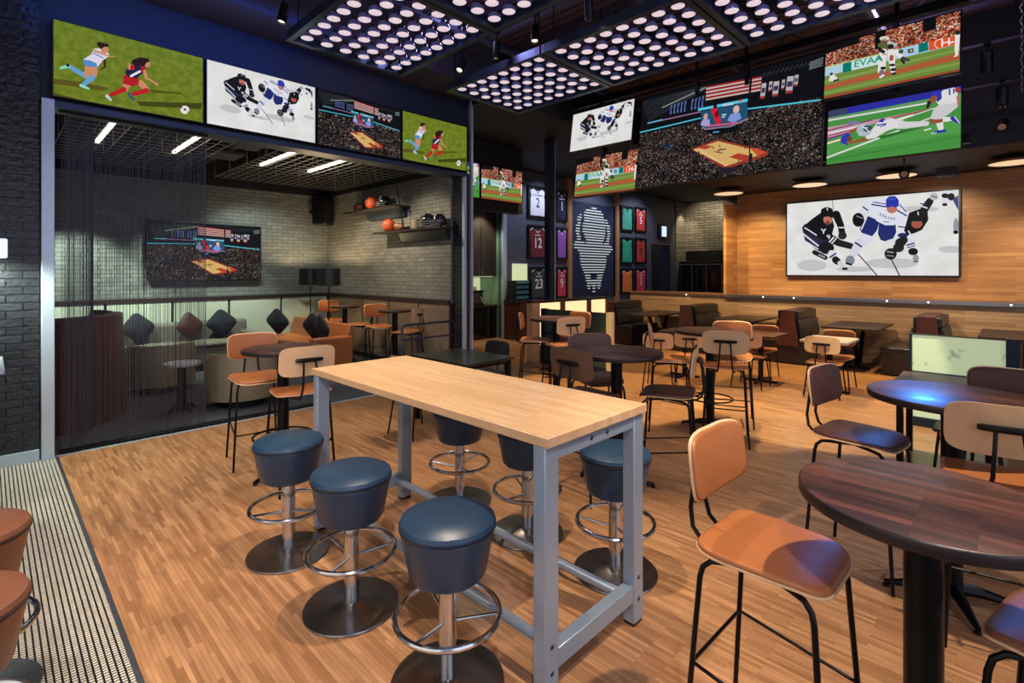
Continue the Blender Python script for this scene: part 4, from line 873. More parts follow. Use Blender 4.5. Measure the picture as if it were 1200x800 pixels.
JF = [(10.55, 3.62, .78, .88, 'j_white', 'ink_navy', '2', 'ink_navy', 'framed white jersey with number 2, top of the left column', False, 'BOUMAN'), (10.55, 2.52, .78, .93, 'j_maroon', 'ink_white', '12', 'ink_white', 'framed maroon jersey with number 12, under the white number 2', True, None),
      (10.6, 1.4, .76, .9, 'j_black', 'ink_white', '23', 'ink_white', 'framed black jersey with number 23, lowest of the left column', True, None), (11.6, 3.62, .5, .88, 'j_navy', 'ink_white', '1', 'ink_white', 'framed navy jersey right of the dark column, top', False, None),
      (11.6, 2.52, .5, .93, 'j_violet', 'ink_white', None, 'ink_white', 'framed violet and white jersey right of the dark column, middle', True, None), (11.6, 1.4, .5, .9, 'j_pink', 'ink_white', '9', 'ink_white', 'framed pink red jersey with number 9, right of the dark column', False, None),
      (15.1, 3.5, .76, .86, 'j_teal', 'ink_black', None, 'ink_white', 'framed dark and green jersey right of the wall art, top left', False, None), (15.1, 2.42, .76, .9, 'j_green', 'j_teal', '1', 'j_teal', 'framed green jersey right of the wall art, middle left', False, None), (15.1, 1.4, .76, .86, 'j_orange', 'ink_white', None, 'ink_white', 'framed orange jersey right of the wall art, lower left', False, None),
      (15.98, 3.52, .72, .86, 'j_red', 'ink_white', '5', 'ink_white', 'framed red jersey with white marks, top right of the far six', True, None), (15.98, 2.44, .72, .9, 'j_red', 'ink_black', '0', 'ink_black', 'framed red jersey, middle right of the far six', False, None), (15.98, 1.4, .72, .88, 'j_pink', 'ink_white', '3', 'ink_white', 'framed pink red jersey, lower right of the far six', True, None)]
for a in JF: jersey_frame(*a)

# ------------------------------------------------------------------ wall art of light bars
a = thing('wall_art', 'tall dark panel with rows of white bars forming a head shape', 'wall art', (13.17, 9.36, 2.4))
G().box(-1.12, 1.12, 0, .04, -1.42, 1.42).build('panel', 'j_navy', a, bevel=.005)
G().box(-1.17, -1.12, -.03, .04, -1.45, 1.45).box(1.12, 1.17, -.03, .04, -1.45, 1.45).build('frame', 'frame_black', a)
rows = [(1.28, [(-.12, .12)]), (1.2, [(-.42, .38)]), (1.12, [(-.5, .48)]), (1.03, [(-.52, .5), (-.72, -.66)]), (.95, [(-.5, .55), (-.82, -.64), (.62, .7)]), (.87, [(-.5, .58), (-.85, -.7), (.64, .76)]), (.78, [(-.55, .85), (-.82, -.7)]), (.7, [(-.58, .6), (-.9, -.72), (.72, .86)]), (.61, [(-.58, .6), (-.9, -.74), (.72, .86)]), (.53, [(-.58, .6), (-.92, -.74), (.76, .88)]),
        (.45, [(-.5, .58), (-.88, -.76), (.74, .86)]), (.37, [(-.46, .54), (-.86, -.7), (.7, .84)]), (.29, [(-.4, .5), (-.84, -.7), (.68, .82)]), (.2, [(-.4, .45), (-.95, -.5), (.55, .8)]), (.12, [(-1.0, .95)]), (.03, [(-.98, 1.02)]), (-.05, [(-.8, .9)]), (-.13, [(-.72, .8)]), (-.21, [(-.7, .66)]), (-.3, [(-.7, .66)]), (-.38, [(-.68, .64)]), (-.47, [(-.66, .62)]), (-.55, [(-.62, .6)]), (-.63, [(-.56, .55)]), (-.71, [(-.5, .5)]), (-.8, [(-.45, -.2), (.2, .45)]), (-.88, [(-.42, -.2), (.18, .42)]), (-.96, [(-.4, .4)]), (-1.04, [(-.35, .35)]), (-1.12, [(-.35, -.2), (-.1, .1), (.2, .35)]), (-1.2, [(-.3, -.22), (-.06, .06), (.22, .3)]), (-1.3, [(-.05, .05)])]
for z, segs in rows:
    for u0, u1 in segs: G().box(u0, u1, -.03, 0, z-.014, z+.014).build('light_bar', 'bar_white', a)
struct('trim_12', G().box(11.84, 12.0, 9.28, 9.4, 0, 4.42).box(14.35, 14.5, 9.28, 9.4, 0, 4.42), 'post_wood', .003)
s = thing('wall_lantern', 'lit square lantern on the wall above the dark double door', 'wall light', (17.5, 9.3, 3.2)); G().box(-.3, .3, 0, .1, -.28, .28).build('housing', 'frame_black', s, bevel=.01); G().box(-.13, .2, -.02, 0, -.19, .19).build('diffuser', 'screen_white', s, bevel=.01)
# glass cabinets before the far brick wall
c = thing('display_cooler', 'black glass fronted cabinets before the far brick wall', 'cabinet', (18.6, 8.4, 0))
G().box(0, .7, -.85, .85, 0, 2.1).build('case', 'frame_black', c, bevel=.005); G().box(.1, .7, -1.0, .62, 2.12, 2.5).build('top_box', 'black_paint', c, bevel=.005)
for k in range(3): 
    dr = G().box(-.02, 0, -.82+k*.56, -.3+k*.56, .1, 2.0).build('glass_door', 'dark_glass', c, bevel=.003); G().box(-.03, -.02, -.82+k*.56, -.8+k*.56, .1, 2.0).box(-.03, -.02, -.82+k*.56, -.3+k*.56, 1.97, 2.0).build('door_edge', 'silver_band', dr)

# ------------------------------------------------------------------ service recess, host cabinet
c = thing('wall_cabinet', 'black upper cabinets in the service recess', 'cabinet', (8.72, 9.95, 0)); 
for k in range(2): dd = G().box(-.55+k*.555, -.01+k*.555, -.3, -.27, 1.6, 3.45).build('door', 'dark_wood', c, bevel=.003); G().box(-.06+k*.1, -.05+k*.1, -.32, -.3, 1.64, 1.8).build('handle', 'chrome', dd)
G().box(-.55, .55, -.27, .3, 1.6, 3.45).build('case', 'frame_black', c); G().box(-.5, .5, -.2, .2, 1.585, 1.6).build('under_light', 'counter_glow', c)
c = thing('back_counter', 'dark counter with glass doors in the service recess', 'counter', (8.715, 9.93, 0)); G().box(-.55, .55, .35, .365, .87, 1.56).build('backsplash_glow', 'counter_glow', c); G().box(-.56, .56, -.32, .365, .82, .86).build('worktop', 'dark_wood', c, bevel=.003); G().box(-.55, .55, -.28, .365, 0, .82).build('case', 'frame_black', c)  # backsplash lit by its own emission, added to brighten the recess
for k in range(2): G().box(-.54+k*.545, -.005+k*.545, -.3, -.28, .06, .8).build('glass_door', 'dark_glass', c, bevel=.003)
c = thing('coffee_machine', 'steel coffee machine on the back counter', 'coffee machine', (8.6, 9.85, .86)); G().box(-.3, .2, -.2, .2, .04, .34).build('body', 'brushed_steel', c, bevel=.015); G().box(-.32, .22, -.22, .22, .34, .38).build('top_tray', 'black_metal', c); G().box(-.3, .2, -.24, .2, 0, .04).build('drip_tray', 'black_metal', c, bevel=.005); G().tube([(.1, -.2, .22), (.1, -.26, .18), (.1, -.26, .1)], .01, 6).build('spout', 'chrome', c)
for k in range(5): tag(G().lathe([(0, 0), (.03, 0), (.034, .09), (.03, .09)], (8.36+k*.09, 9.86, 1.241), 10).build('cup', 'ball_white'), 'small white cup on top of the steel coffee machine', 'cup', 'cups on the coffee machine')
c = thing('host_stand', 'dark brown cabinet under the drinks rack by the recess', 'cabinet', (9.62, 9.0, 0)); G().box(-.4, .4, -.25, .3, 0, .95).build('case', 'dark_red_wood', c, bevel=.006); G().box(-.42, .42, -.27, .32, .95, .99).build('top', 'dark_wood', c, bevel=.004)
for k in range(2): dd = G().box(-.37+k*.38, -.01+k*.38, -.27, -.25, .06, .9).build('door', 'dark_red_wood', c, bevel=.004); G().lathe([(0, .012), (.014, .008), (.014, 0)], mtx=Matrix.Translation((-.06+k*.1, -.27, .5)) @ Matrix.Rotation(PI/2, 4, 'X'), n=10).build('knob', 'chrome', dd)
c = thing('bottle_rack', 'black rack with rows of teal glasses on the host stand', 'rack', (9.52, 9.05, .99)); G().box(-.3, -.28, -.15, .15, 0, .5).box(.28, .3, -.15, .15, 0, .5).box(-.3, .3, .13, .15, 0, .5).build('case', 'frame_black', c)
for k in range(4): G().box(-.28, .28, -.15, .13, .02+k*.13, .03+k*.13).build('shelf', 'black_metal', c)
for k in range(4):
    for i in range(6): tag(G().lathe([(0, 0), (.025, 0), (.03, .08), (.027, .08)], (9.52-.22+i*.088, 8.98, 1.021+k*.13), 8).build('glass', 'teal_light'), 'small teal glass on the black rack', 'glass', 'glasses on the rack')
c = thing('illuminated_board', 'pale green lit board on the wall above the drinks rack', 'sign board', (9.87, 9.37, 1.62)); G().box(-.28, .28, 0, .03, -.3, .3).build('glowing_face', 'counter_glow', c, bevel=.003); G().box(-.3, .3, .005, .03, .3, .32).build('edge', 'jamb_metal', c)

# ------------------------------------------------------------------ private room furniture
st_ = []
for k in range(118):
    x = .49+k*.0104+random.uniform(-.003, .003)
    st_.append(x)
g = G()
for k, x in enumerate(st_):
    y = 6.47+random.uniform(-.02, .02); w = random.choice([.0014, .0018, .0022])
    g.box(x-w, x+w, y-.002, y+.002, .03, 3.22)
for k in range(46):
    y = 6.5+k*.02; x = .52+.3*math.sin(k/46*1.6); g.box(x-.0014, x+.0014, y-.0016, y+.0016, .03, 3.22)
tag(g.build('bead_curtain', 'chain_metal', smooth=False), 'grey metal bead curtain hanging in the left part of the opening', 'curtain', kind='stuff')
tag(G().box(.47, 1.72, 6.43, 6.5, 3.222, 3.238).build('curtain_rail', 'black_metal'), 'black rail carrying the bead curtain', 'curtain rail')
tag(G().box(.47, 3.0, 6.41, 6.53, .0, .018).build('floor_grate', 'perforated'), 'perforated metal floor strip under the bead curtain', 'floor grate')
# ceiling wire grids and tube lights
def wire_grid(x0, x1, y0, y1, z, label):
    t = thing('wire_ceiling_panel', label, 'ceiling panel', (x0, y0, z), 0, 'wire grid ceiling panels'); g = G(); h = G()
    n = int((x1-x0)/.13)
    for i in range(n+1): x = (x1-x0)*i/n; g.box(x-.003, x+.003, 0, y1-y0, -.003, .003)
    n = int((y1-y0)/.2)
    for i in range(n+1): y = (y1-y0)*i/n; h.box(0, x1-x0, y-.003, y+.003, .0035, .009)
    g.build('long_wires', 'wire', t, smooth=False); h.build('cross_wires', 'wire', t, smooth=False)
    k = G()
    for i in range(4):
        for j in range(5): k.box((x1-x0)*i/3-.003, (x1-x0)*i/3+.003, (y1-y0)*j/4-.003, (y1-y0)*j/4+.003, 0, .95)
    k.build('hangers', 'wire', t, smooth=False)
wire_grid(.6, 2.2, 6.75, 9.9, 3.36, 'suspended wire grid above the bead curtain'); wire_grid(2.75, 4.95, 6.75, 9.9, 3.36, 'suspended wire grid over the right half of the private room')
for i, (x, lb) in enumerate([(.99, 'leftmost of the four bright tube lights, seen through the bead curtain'), (1.83, 'second bright tube light from the left, at the curtain edge'), (3.0, 'third bright tube light from the left'), (3.76, 'rightmost of the four bright tube lights')]):
    t = thing('tube_light', lb, 'ceiling light', (x, 7.7, 3.4), 0, 'tube lights in the private room'); G().box(-.022, .022, -.75, .75, -.022, .012).build('tube', 'tube_light', t, bevel=.006); G().box(-.03, .03, -.76, .76, .012, .05).build('housing', 'black_metal', t)
    for y in (-.6, .6): G().tube([(0, y, .05), (0, y, .9)], .003, 5).build('hanger', 'wire', t)
pj = thing('air_duct', 'black ductwork hanging between the wire grids', 'duct', (2.48, 8.6, 3.6)); G().tube([(0, -1.7, 0), (0, 1.6, 0)], .12, 14).build('round_duct', 'black_metal', pj); G().box(-.2, .2, -.4, .1, -.16, -.12).build('vent', 'soffit_paint', pj); G().box(-.15, .15, -1.3, -1.0, -.2, -.12).build('vent', 'soffit_paint', pj)
s = thing('loudspeaker', 'black loudspeaker high in the far corner of the private room', 'speaker', (5.02, 10.62, 3.0), math.radians(40)); G().box(-.19, .19, -.16, .14, -.28, .28).build('cabinet', 'frame_black', s, bevel=.015); G().box(-.17, .17, -.175, -.16, -.26, .26).build('grille', 'black_paint', s); G().lathe([(0, .003), (.02, 0)], mtx=Matrix.Translation((0, -.176, .02)) @ Matrix.Rotation(PI/2, 4, 'X'), n=10).build('badge', 'silver_band', s); G().box(-.03, .03, .14, .26, -.03, .03).build('bracket', 'black_metal', s)
# floating shelves
def shelf(y0, y1, z, label):
    s = thing('wall_shelf', label, 'shelf', (5.3, y0, z), 0, 'floating shelves on the brick wall'); G().box(-.31, 0, 0, y1-y0, -.035, 0).build('board', 'dark_wood', s, bevel=.003); G().prism([(-.12, -.035), (0, -.035), (0, -.19), (-.05, -.19)], .1, y1-y0-.55, 'y').build('bracket_box', 'dark_teal', s, bevel=.004)
    return s
shelf(7.74, 9.65, 2.9, 'upper floating shelf on the side brick wall'); shelf(6.5, 8.5, 2.44, 'lower floating shelf on the side brick wall')
def ball(y, z, r, kind, label):
    t = thing(kind, label, 'ball', (5.13, y, z+r))
    G().lathe([(r*math.sin(PI*k/14), -r*math.cos(PI*k/14)) for k in range(15)], n=24).build('cover', 'basketball' if kind == 'basketball' else 'football', t) if kind == 'basketball' else G().lathe([(r*math.sin(PI*k/14)**1.3, -r*1.7*math.cos(PI*k/14)) for k in range(15)], n=20, mtx=Matrix.Rotation(PI/2, 4, 'X')).build('cover', 'football', t)
    if kind == 'basketball':
        g = G()
        for q in (Matrix(), Matrix.Rotation(PI/2, 4, 'X'), Matrix.Rotation(PI/2, 4, 'Y')): g.tube([q @ Vector((r*math.cos(a*PI/16), r*math.sin(a*PI/16), 0)) for a in range(32)], .003, 5, closed=True)
        g.build('seams', 'frame_black', t)
    else: G().tube([(-r*.9, -r*.6, r*.5), (-r*1.0, 0, r*.36), (-r*.9, r*.6, r*.5)], .005, 5).build('laces', 'ball_white', t)
ball(8.78, 2.9, .125, 'basketball', 'orange basketball on the upper shelf'); ball(9.28, 2.9, .09, 'football', 'brown football at the left end of the upper shelf'); ball(8.18, 2.44, .12, 'basketball', 'orange basketball on the lower shelf'); ball(7.84, 2.44, .075, 'football', 'small brown football beside the basketball on the lower shelf')
def helmet(y, z, r, label):
    t = thing('sports_helmet', label, 'helmet', (5.13, y, z+r*.86)); G().lathe([(r*math.sin(PI*k/14), r*math.cos(PI*k/14)) for k in range(11)], n=24).build('shell', 'helmet', t)
    g = G()
    for k in range(3): g.tube([(-r*.5, -r*.9, -r*(.1+.25*k)), (-r*1.25, -r*.5, -r*(.15+.25*k)), (-r*1.35, 0, -r*(.15+.25*k)), (-r*1.25, r*.5, -r*(.15+.25*k)), (-r*.5, r*.9, -r*(.1+.25*k))], .006, 6)
    g.build('face_mask', 'silver_band', t); G().tube([(r*.0, -.01, r*1.0), (-r*.72, -.01, r*.72), (-r*.98, -.01, r*.1)], .008, 6).build('stripe', 'ball_white', t)
helmet(8.32, 2.9, .12, 'black helmet at the right end of the upper shelf'); helmet(6.98, 2.44, .135, 'black helmet with a wire mask on the lower shelf'); helmet(6.68, 2.44, .12, 'second black helmet at the right end of the lower shelf')
b = thing('hockey_stick', 'black hockey stick leaning on the wall from the lower shelf', 'stick', (5.05, 7.58, 2.44)); G().tube([(0, 0, .02), (-.08, .1, .74)], .014, 8).build('shaft', 'frame_black', b); G().bar((0, 0, .02), (-.02, -.2, .03), .012, .05).build('blade', 'black_metal', b)
tag(G().lathe([(0, 0), (.06, .0), (.07, .1), (.075, .17), (.07, .17)], (5.13, 7.35, 2.44), 16).build('glass_jar', 'cream_shell'), 'pale glass jar on the lower shelf beside the helmets', 'jar')
# seats
s = thing('leather_sofa', 'orange brown leather sofa with its end toward the bar', 'sofa', (3.7, 8.15, 0))
G().box(0, .62, 0, 2.3, .12, .4).build('base', 'tan_leather', s, bevel=.02); G().box(.02, .55, .16, 2.3, .4, .5).build('seat_cushion', 'tan_leather', s, bevel=.04); G().prism([(.52, .4), (.66, .4), (.76, .8), (.64, .82)], .0, 2.3, 'y').build('backrest', 'tan_leather', s, bevel=.03); G().box(0, .7, -.02, .16, .12, .62).build('armrest', 'tan_leather', s, bevel=.03)
for x in (.06, .56):
    for y in (.06, 2.2): G().tube([(x, y, 0), (x, y, .12)], .018, 8).build('leg', 'black_metal', s)
def pillow(loc, rz, tilt, label, s=.42, grp='black throw pillows', m='pillow'):
    o = G().pad(s, s, .12, .03, .07, lambda x, y, z: (x*(1-.15*abs(y)/s), z, y*(1-.15*abs(x)/s)), n=32).pad(s, s, .12, .0, -.06, lambda x, y, z: (x*(1-.15*abs(y)/s), z, y*(1-.15*abs(x)/s)), n=32).build('throw_pillow', m, loc=loc, angle=60)
    o.rotation_euler = (tilt, math.radians(40), rz); return tag(o, label, 'pillow', grp)
pillow((4.08, 8.6, .74), PI/2-.2, -.25, 'black throw pillow on the leather sofa nearest its front arm'); pillow((4.1, 8.98, .74), PI/2+.2, -.25, 'black throw pillow second from the front arm of the leather sofa'); pillow((3.86, 10.0, .78), PI/2+.3, -.25, 'black throw pillow at the far end of the leather sofa')
s = thing('grey_sofa', 'grey fabric sofa along the stained back wall panels', 'sofa', (.9, 10.0, 0))
G().box(0, 2.6, 0, .8, .1, .4).build('base', 'grey_fabric', s, bevel=.03); G().box(.15, 2.45, -.02, .55, .4, .5).build('seat_cushion', 'grey_fabric', s, bevel=.05); G().box(0, 2.6, .55, .8, .4, .82).build('backrest', 'grey_fabric', s, bevel=.06); G().box(0, .15, 0, .55, .4, .62).build('armrest', 'grey_fabric', s, bevel=.04); G().box(2.45, 2.6, 0, .55, .4, .62).build('armrest', 'grey_fabric', s, bevel=.04)
for x in (.1, 2.5):
    for y in (.08, .7): G().tube([(x, y, 0), (x, y, .1)], .018, 8).build('leg', 'black_metal', s)
pillow((1.75, 10.4, .78), .1, -.25, 'black throw pillow on the grey sofa behind the bead curtain'); pillow((3.0, 10.38, .78), -.2, -.25, 'black throw pillow at the right end of the grey sofa'); pillow((2.5, 10.38, .76), .3, -.25, 'dark brown throw pillow on the grey sofa', m='dark_leather')
def barrel(x, y, rz, label):
    t = thing('barrel_chair', label, 'chair', (x, y, 0), rz, 'barrel chairs in the private room'); g = G(); n = 26; ri, ro = .33, .42
    a0, a1 = math.radians(50), math.radians(310); vs = []; fs = []
    for k in range(n+1):
        a = a0+(a1-a0)*k/n; h = .68 if .12 < k/n < .88 else .6
        for r_, z in ((ro, .1), (ro*1.03, h-.05), (ro*.97, h), (ri*1.03, h), (ri, h-.05), (ri, .1)): vs.append((r_*math.cos(a), r_*math.sin(a), z))
    for k in range(n):
        for j in range(6): fs.append((k*6+j, k*6+(j+1) % 6, (k+1)*6+(j+1) % 6, (k+1)*6+j))
    fs += [tuple(range(6)), tuple(n*6+j for j in range(6))[::-1]]
    g.add(vs, fs); g.build('shell', 'cream_shell', t, angle=60); G().lathe([(.0, .12), (.33, .12), (.33, .38), (.28, .43), (0, .45)], n=28).build('seat_cushion', 'grey_fabric', t, angle=60); G().lathe([(0, 0), (.3, 0), (.3, .1), (0, .1)], n=28).build('plinth', 'frame_black', t)
barrel(2.34, 7.28, math.radians(100), 'cream barrel chair behind the round bar table by the curtain'); barrel(1.78, 8.9, math.radians(60), 'cream barrel chair seen through the bead curtain near the grey sofa')
t = round_table(1.68, 7.35, .2, 'small white round side table beside the cream barrel chair', top='white_top', ring=False, base_r=.17, name='side_table', H=.6)
bo = thing('curved_booth', 'high curved brown booth behind the left part of the bead curtain', 'booth', (.2, 8.15, 0)); vs = []; fs = []; n = 30
for k in range(n+1):
    a = math.radians(-75+110*k/n)
    for r_, z in ((1.05, 0), (1.0, 1.2), (.9, 1.22), (.86, .5), (.86, 0)): vs.append((r_*math.cos(a), r_*math.sin(a), z))
for k in range(n):
    for j in range(5): fs.append((k*5+j, k*5+(j+1) % 5, (k+1)*5+(j+1) % 5, (k+1)*5+j))
fs += [tuple(range(5)), tuple(n*5+j for j in range(5))[::-1]]
g = G(); g.add(vs, fs); g.build('curved_back', 'brown_booth', bo, angle=60)
vs = []; fs = []
for k in range(n+1):
    a = math.radians(-72+104*k/n)
    for r_, z in ((.85, .02), (.85, .46), (.45, .46), (.45, .02)): vs.append((r_*math.cos(a), r_*math.sin(a), z))
for k in range(n):
    for j in range(4): fs.append((k*4+j, k*4+(j+1) % 4, (k+1)*4+(j+1) % 4, (k+1)*4+j))
fs += [tuple(range(4)), tuple(n*4+j for j in range(4))[::-1]]
g = G(); g.add(vs, fs); g.build('seat', 'dark_leather', bo, angle=60)
def floor_lamp(x, y, label):
    t = thing('floor_lamp', label, 'lamp', (x, y, 0), 0, 'floor lamps'); G().lathe([(0, 0), (.15, 0), (.15, .015), (.015, .03), (.01, 1.5)], n=20).build('base', 'black_metal', t)
    G().lathe([(.215, 1.45), (.22, 1.45), (.215, 1.78), (.21, 1.78), (.215, 1.45)], n=28, cap=False).build('lamp_shade', 'shade_black', t); G().lathe([(0, 1.56), (.03, 1.57), (.045, 1.62), (.03, 1.67), (0, 1.69)], n=12).build('bulb', 'lamp_glow', t); G().tube([(0, 0, 1.5), (0, 0, 1.57)], .009, 6).build('socket', 'black_metal', t)
    G().bar((-.212, 0, 1.5), (.212, 0, 1.5), .006, .006).build('shade_holder', 'black_metal', t)
    l = bpy.data.lights.new('floor_lamp_light', 'POINT'); l.energy = 30; l.color = lin((255, 222, 170)); l.shadow_soft_size = .05; lo = bpy.data.objects.new('floor_lamp_light', l); COL.objects.link(lo); lo.location = (x, y, 1.72)
floor_lamp(4.62, 10.3, 'black drum floor lamp nearer the corner'); floor_lamp(4.66, 9.58, 'black drum floor lamp right of the other one')
r = thing('pipe_railing', 'blue steel pipe railing at the right end of the opening', 'railing', (4.3, 6.5, 0))
G().tube([(0, 0, .0), (0, 0, .88), (.03, 0, .92), (.06, 0, .92), (1.0, 0, .92)], .018, 10).build('top_rail', 'blue_steel', r); G().tube([(0, 0, .7), (1.0, 0, .7)], .014, 10).build('middle_rail', 'blue_steel', r); G().tube([(0, 0, .4), (1.0, 0, .4)], .014, 10).build('middle_rail', 'blue_steel', r); G().lathe([(.05, 0), (.05, .01), (.02, .014)], n=14).build('flange', 'blue_steel', r)

# ------------------------------------------------------------------ left edge: wall sconce and bar counter
s = thing('wall_sconce', 'frosted glass wall sconce at the left edge on the dark brick', 'wall light', (.0, 6.3, 1.92)); G().box(-.12, .12, -.06, .0, -.085, .085).build('glass_shade', 'screen_white', s, bevel=.012); G().box(-.09, .09, 0, .07, -.06, .06).build('back_plate', 'chrome', s)
s = thing('bar_counter', 'end of a bar counter with a grey top at the left edge', 'counter', (-.5, 4.85, 0)); G().box(-.5, .58, 0, .7, 1.03, 1.07).build('worktop', 'silver_paint', s, bevel=.004); G().box(-.45, .53, .05, .65, 0, 1.03).build('body', 'black_paint', s, bevel=.004)
# round disc lamps and ledge lights by the wood wall
for i, (x, y, lb) in enumerate([(11.2, 4.43, 'flat round ceiling lamp farthest left, above the wood corner'), (11.2, 2.86, 'flat round ceiling lamp above the left end of the wide hockey screen'), (11.2, 1.5, 'flat round ceiling lamp above the right part of the wide hockey screen'), (11.1, 0.02, 'flat round ceiling lamp at the right edge')]):
    t = thing('disc_lamp', lb, 'ceiling light', (x, y, 3.4), 0, 'round ceiling lamps by the wooden wall'); G().lathe([(0, 0), (.29, 0), (.29, .004)], n=32).build('diffuser', 'disc_lamp', t); G().lathe([(.292, -.004), (.305, -.004), (.31, .02), (.3, .04), (0, .045)], n=32, cap=False).build('rim', 'brown_wood', t); G().tube([(0, 0, .045), (0, 0, .1)], .01, 6).build('stem', 'black_metal', t)
for i, y in enumerate([3.87, 3.27, 1.7, 1.1, .05, 5.6]): 
    o = G().lathe([(0, 0), (.013, 0), (.01, .008)], mtx=Matrix.Translation((11.644, y, 1.175)) @ Matrix.Rotation(-PI/2, 4, 'Y'), n=12).build('ledge_light', 'spot_glow')
    tag(o, 'tiny bright light in the steel strip along the wooden wall', 'light', 'tiny lights in the steel strip')
# track heads at upper right
for i, (x, y, z) in enumerate([(8.6, .25, 4.3), (8.9, .12, 3.9)]):
    spot_head((x, y, z), (9.6, y+.1, 0), ['black track light right of the football screen, upper one', 'black track light right of the football screen, lower one'][i], 'track lights right of the hanging screens', 60, 60, W, L_=.26, r=.06)
spot_head((7.9, .1, 3.35), (3.45, .55, 1.07), 'small black track light, lowest one right of the football screen', None, 0, 26, (40, 125, 255), L_=.2, r=.05, glow=False)
spot_head((7.42, .92, 2.86), (3.46, .44, 1.07), 'added blue spot under the football screen, tinting the second round table', None, 230, 10, (50, 130, 245), L_=.14, r=.05, glow=False, size=.16)  # blue spot added for the sheen on the second round table
tag(G().box(8.57, 8.63, -1.5, 1.6, 4.5, 4.53).box(9.0, 9.06, -1.5, 1.6, 4.1, 4.13).build('light_track', 'soffit_paint'), 'dark ceiling tracks right of the football screen', 'light track')
g = G(); P_ = (7.9, -.05)
for k in range(34):
    z = 3.7+k*.036; a = k*PI/2
    g.tube([(P_[0]+.012*math.cos(a+t_*PI/4)*(1), P_[1]+.012*math.sin(a), z+.022*math.sin(t_*PI/4)) for t_ in range(8)], .004, 4, closed=True)
tag(g.build('hanging_chain', 'silver_band'), 'steel chain hanging right of the upper baseball screen', 'chain')

# ------------------------------------------------------------------ light
w = bpy.data.worlds.new('world'); scn.world = w; w.use_nodes = True
bg = w.node_tree.nodes['Background']; bg.inputs[0].default_value = (.62, .70, 1.0, 1); bg.inputs[1].default_value = .3
def area(loc, aim, sx, sy, e, col):
    l = bpy.data.lights.new('area_fill', 'AREA'); l.shape = 'RECTANGLE'; l.size = sx; l.size_y = sy; l.energy = e; l.color = lin(col)
    o = bpy.data.objects.new('area_fill', l); COL.objects.link(o); o.location = loc; o.rotation_euler = (Vector(aim)-Vector(loc)).to_track_quat('-Z', 'Y').to_euler()
def sp(loc, aim, e, ang, col, blend=.6, size=.05):
    l = bpy.data.lights.new('wash_spot', 'SPOT'); l.energy = e; l.spot_size = math.radians(ang); l.spot_blend = blend; l.color = lin(col); l.shadow_soft_size = size
    o = bpy.data.objects.new('wash_spot', l); COL.objects.link(o); o.location = loc; d = (Vector(aim)-Vector(loc)); o.rotation_euler = d.to_track_quat('-Z', 'Y').to_euler()
area((2.5, -3.3, 2.4), (3.5, 3, .6), 7, 3, 80, (232, 236, 255))     # fill added as if from storefront windows behind the camera
area((-2.8, 1.5, 2.2), (3, 3.5, .8), 5, 3, 42, (255, 240, 222))  # warm fill panel added beyond the left edge
# private room washes
sp((3.9, 8.4, 3.3), (5.3, 8.6, 1.5), 150, 95, (255, 236, 206)); sp((3.9, 7.2, 3.3), (5.3, 7.2, 1.6), 110, 90, (255, 236, 206)); sp((2.6, 9.6, 3.3), (2.6, 10.9, .5), 420, 78, (222, 240, 220)); sp((1.0, 9.8, 2.9), (1.0, 10.9, .6), 420, 80, (222, 240, 220)); sp((3.6, 9.6, 3.3), (3.8, 10.9, .8), 90, 110, (225, 238, 225))
sp((2.4, 7.6, 3.3), (2.4, 7.6, 0), 60, 110, (255, 240, 215)); sp((3.9, 8.9, 3.3), (3.9, 8.8, .4), 90, 60, W)
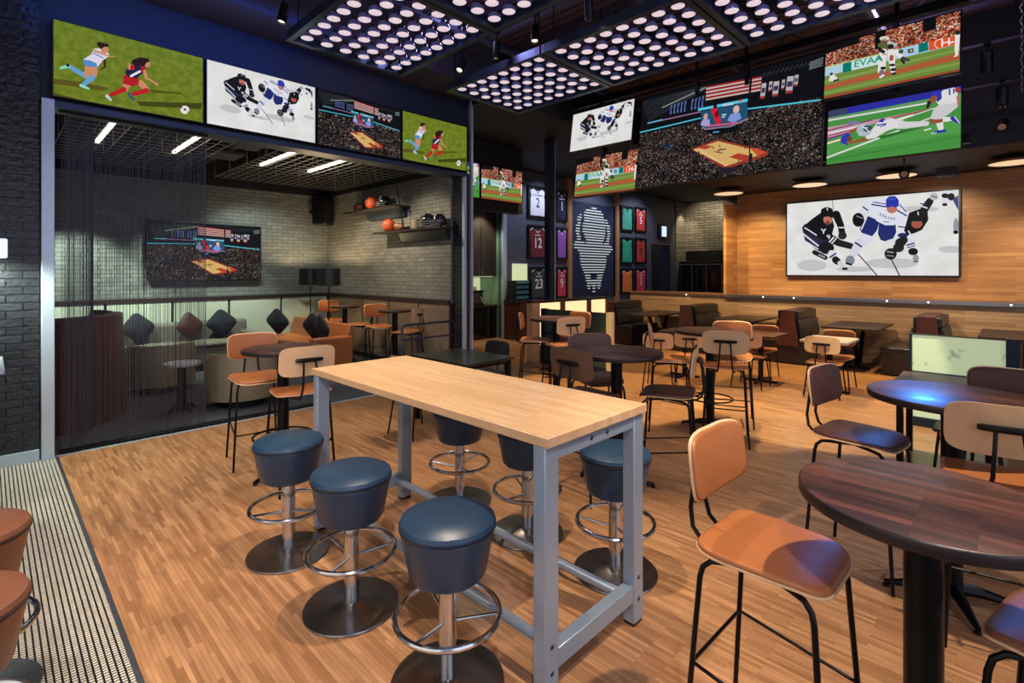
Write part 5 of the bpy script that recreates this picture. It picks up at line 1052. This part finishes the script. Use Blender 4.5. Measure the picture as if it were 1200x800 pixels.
# wooden wall and booths
sp((10.6, 3.9, 3.4), (12.3, 4.2, 1.4), 280, 80, (255, 224, 160)); sp((10.9, .9, 3.4), (12.35, 1.2, 1.2), 100, 110, (255, 228, 184)); sp((10.2, 2.4, 3.4), (11.7, 2.2, .8), 330, 80, (255, 230, 190)); sp((10.4, -.6, 3.4), (11.8, -.6, .9), 300, 90, (255, 230, 190))
sp((9.9, 5.4, 4.3), (11.7, 5.8, .8), 480, 80, (255, 220, 170)); sp((9.5, 2.6, 3.4), (8.9, 2.5, 0), 480, 70, (255, 212, 140), .3, .03); sp((9.5, .8, 3.4), (9.2, .9, 0), 280, 70, (255, 212, 140), .3, .03); sp((9.4, 4.3, 3.4), (8.6, 4.3, 0), 300, 70, (255, 212, 140), .3, .03)
sp((6.5, 4.5, 4.3), (6.2, 4.2, 0), 900, 42, (255, 218, 150), .2, .03); sp((6.3, 1.0, 4.5), (6.9, 1.7, 0), 1150, 36, (255, 240, 205), .2, .03); sp((6.4, 2.7, 4.4), (6.0, 2.5, 0), 600, 30, (255, 232, 180), .2, .03)
# jersey wall, recess and far wall
sp((10.6, 8.2, 4.3), (10.8, 9.4, 2.4), 130, 110, (215, 222, 255)); sp((13.2, 8.0, 4.3), (13.2, 9.4, 2.4), 130, 110, (215, 222, 255)); sp((15.6, 8.0, 4.3), (15.6, 9.4, 2.4), 130, 110, (230, 228, 255))
sp((18.0, 8.3, 4.3), (19.4, 8.4, 3.2), 130, 100, (255, 232, 190)); sp((18.9, 8.9, 4.35), (19.1, 9.36, 2.6), 120, 70, (255, 232, 190)); sp((8.7, 9.2, 3.3), (8.7, 10.1, 1.1), 120, 90, (235, 245, 205)); sp((8.6, 7.6, 4.2), (9.2, 7.6, 0), 220, 90, (255, 214, 150))
sp((-.1, 6.1, 1.82), (.05, 6.36, .9), 130, 150, (238, 248, 222), size=.06)  # spot added under the sconce to throw its glow on the brick
area((1.6, 5.6, 4.42), (1.6, 6.4, 3.9), 2.5, .1, 9, (40, 110, 255))  # narrow blue area light added to tint the navy wall

for x, y in ((3.9, 4.6), (4.0, 1.4), (7.9, .8), (1.4, 2.6)):  # fill points added under the roof to lighten it, without fixtures
    l = bpy.data.lights.new('roof_fill', 'POINT'); l.energy = 16; l.color = lin((214, 190, 255)); l.shadow_soft_size = .1; o = bpy.data.objects.new('roof_fill', l); COL.objects.link(o); o.location = (x, y, 4.62)
v_ = thing('air_vent', 'small square ceiling vent above the right end of the wide hockey screen', 'vent', (11.7, .86, 3.38)); G().box(-.13, .13, -.13, .13, 0, .12).build('frame', 'soffit_paint', v_, bevel=.004); G().box(-.11, .11, -.11, .11, -.006, 0).build('grille', 'perforated', v_)
vs_ = scn.view_settings; vs_.view_transform = 'Standard'; vs_.look = 'None'; vs_.exposure = 0; vs_.gamma = 1; vs_.use_curve_mapping = False
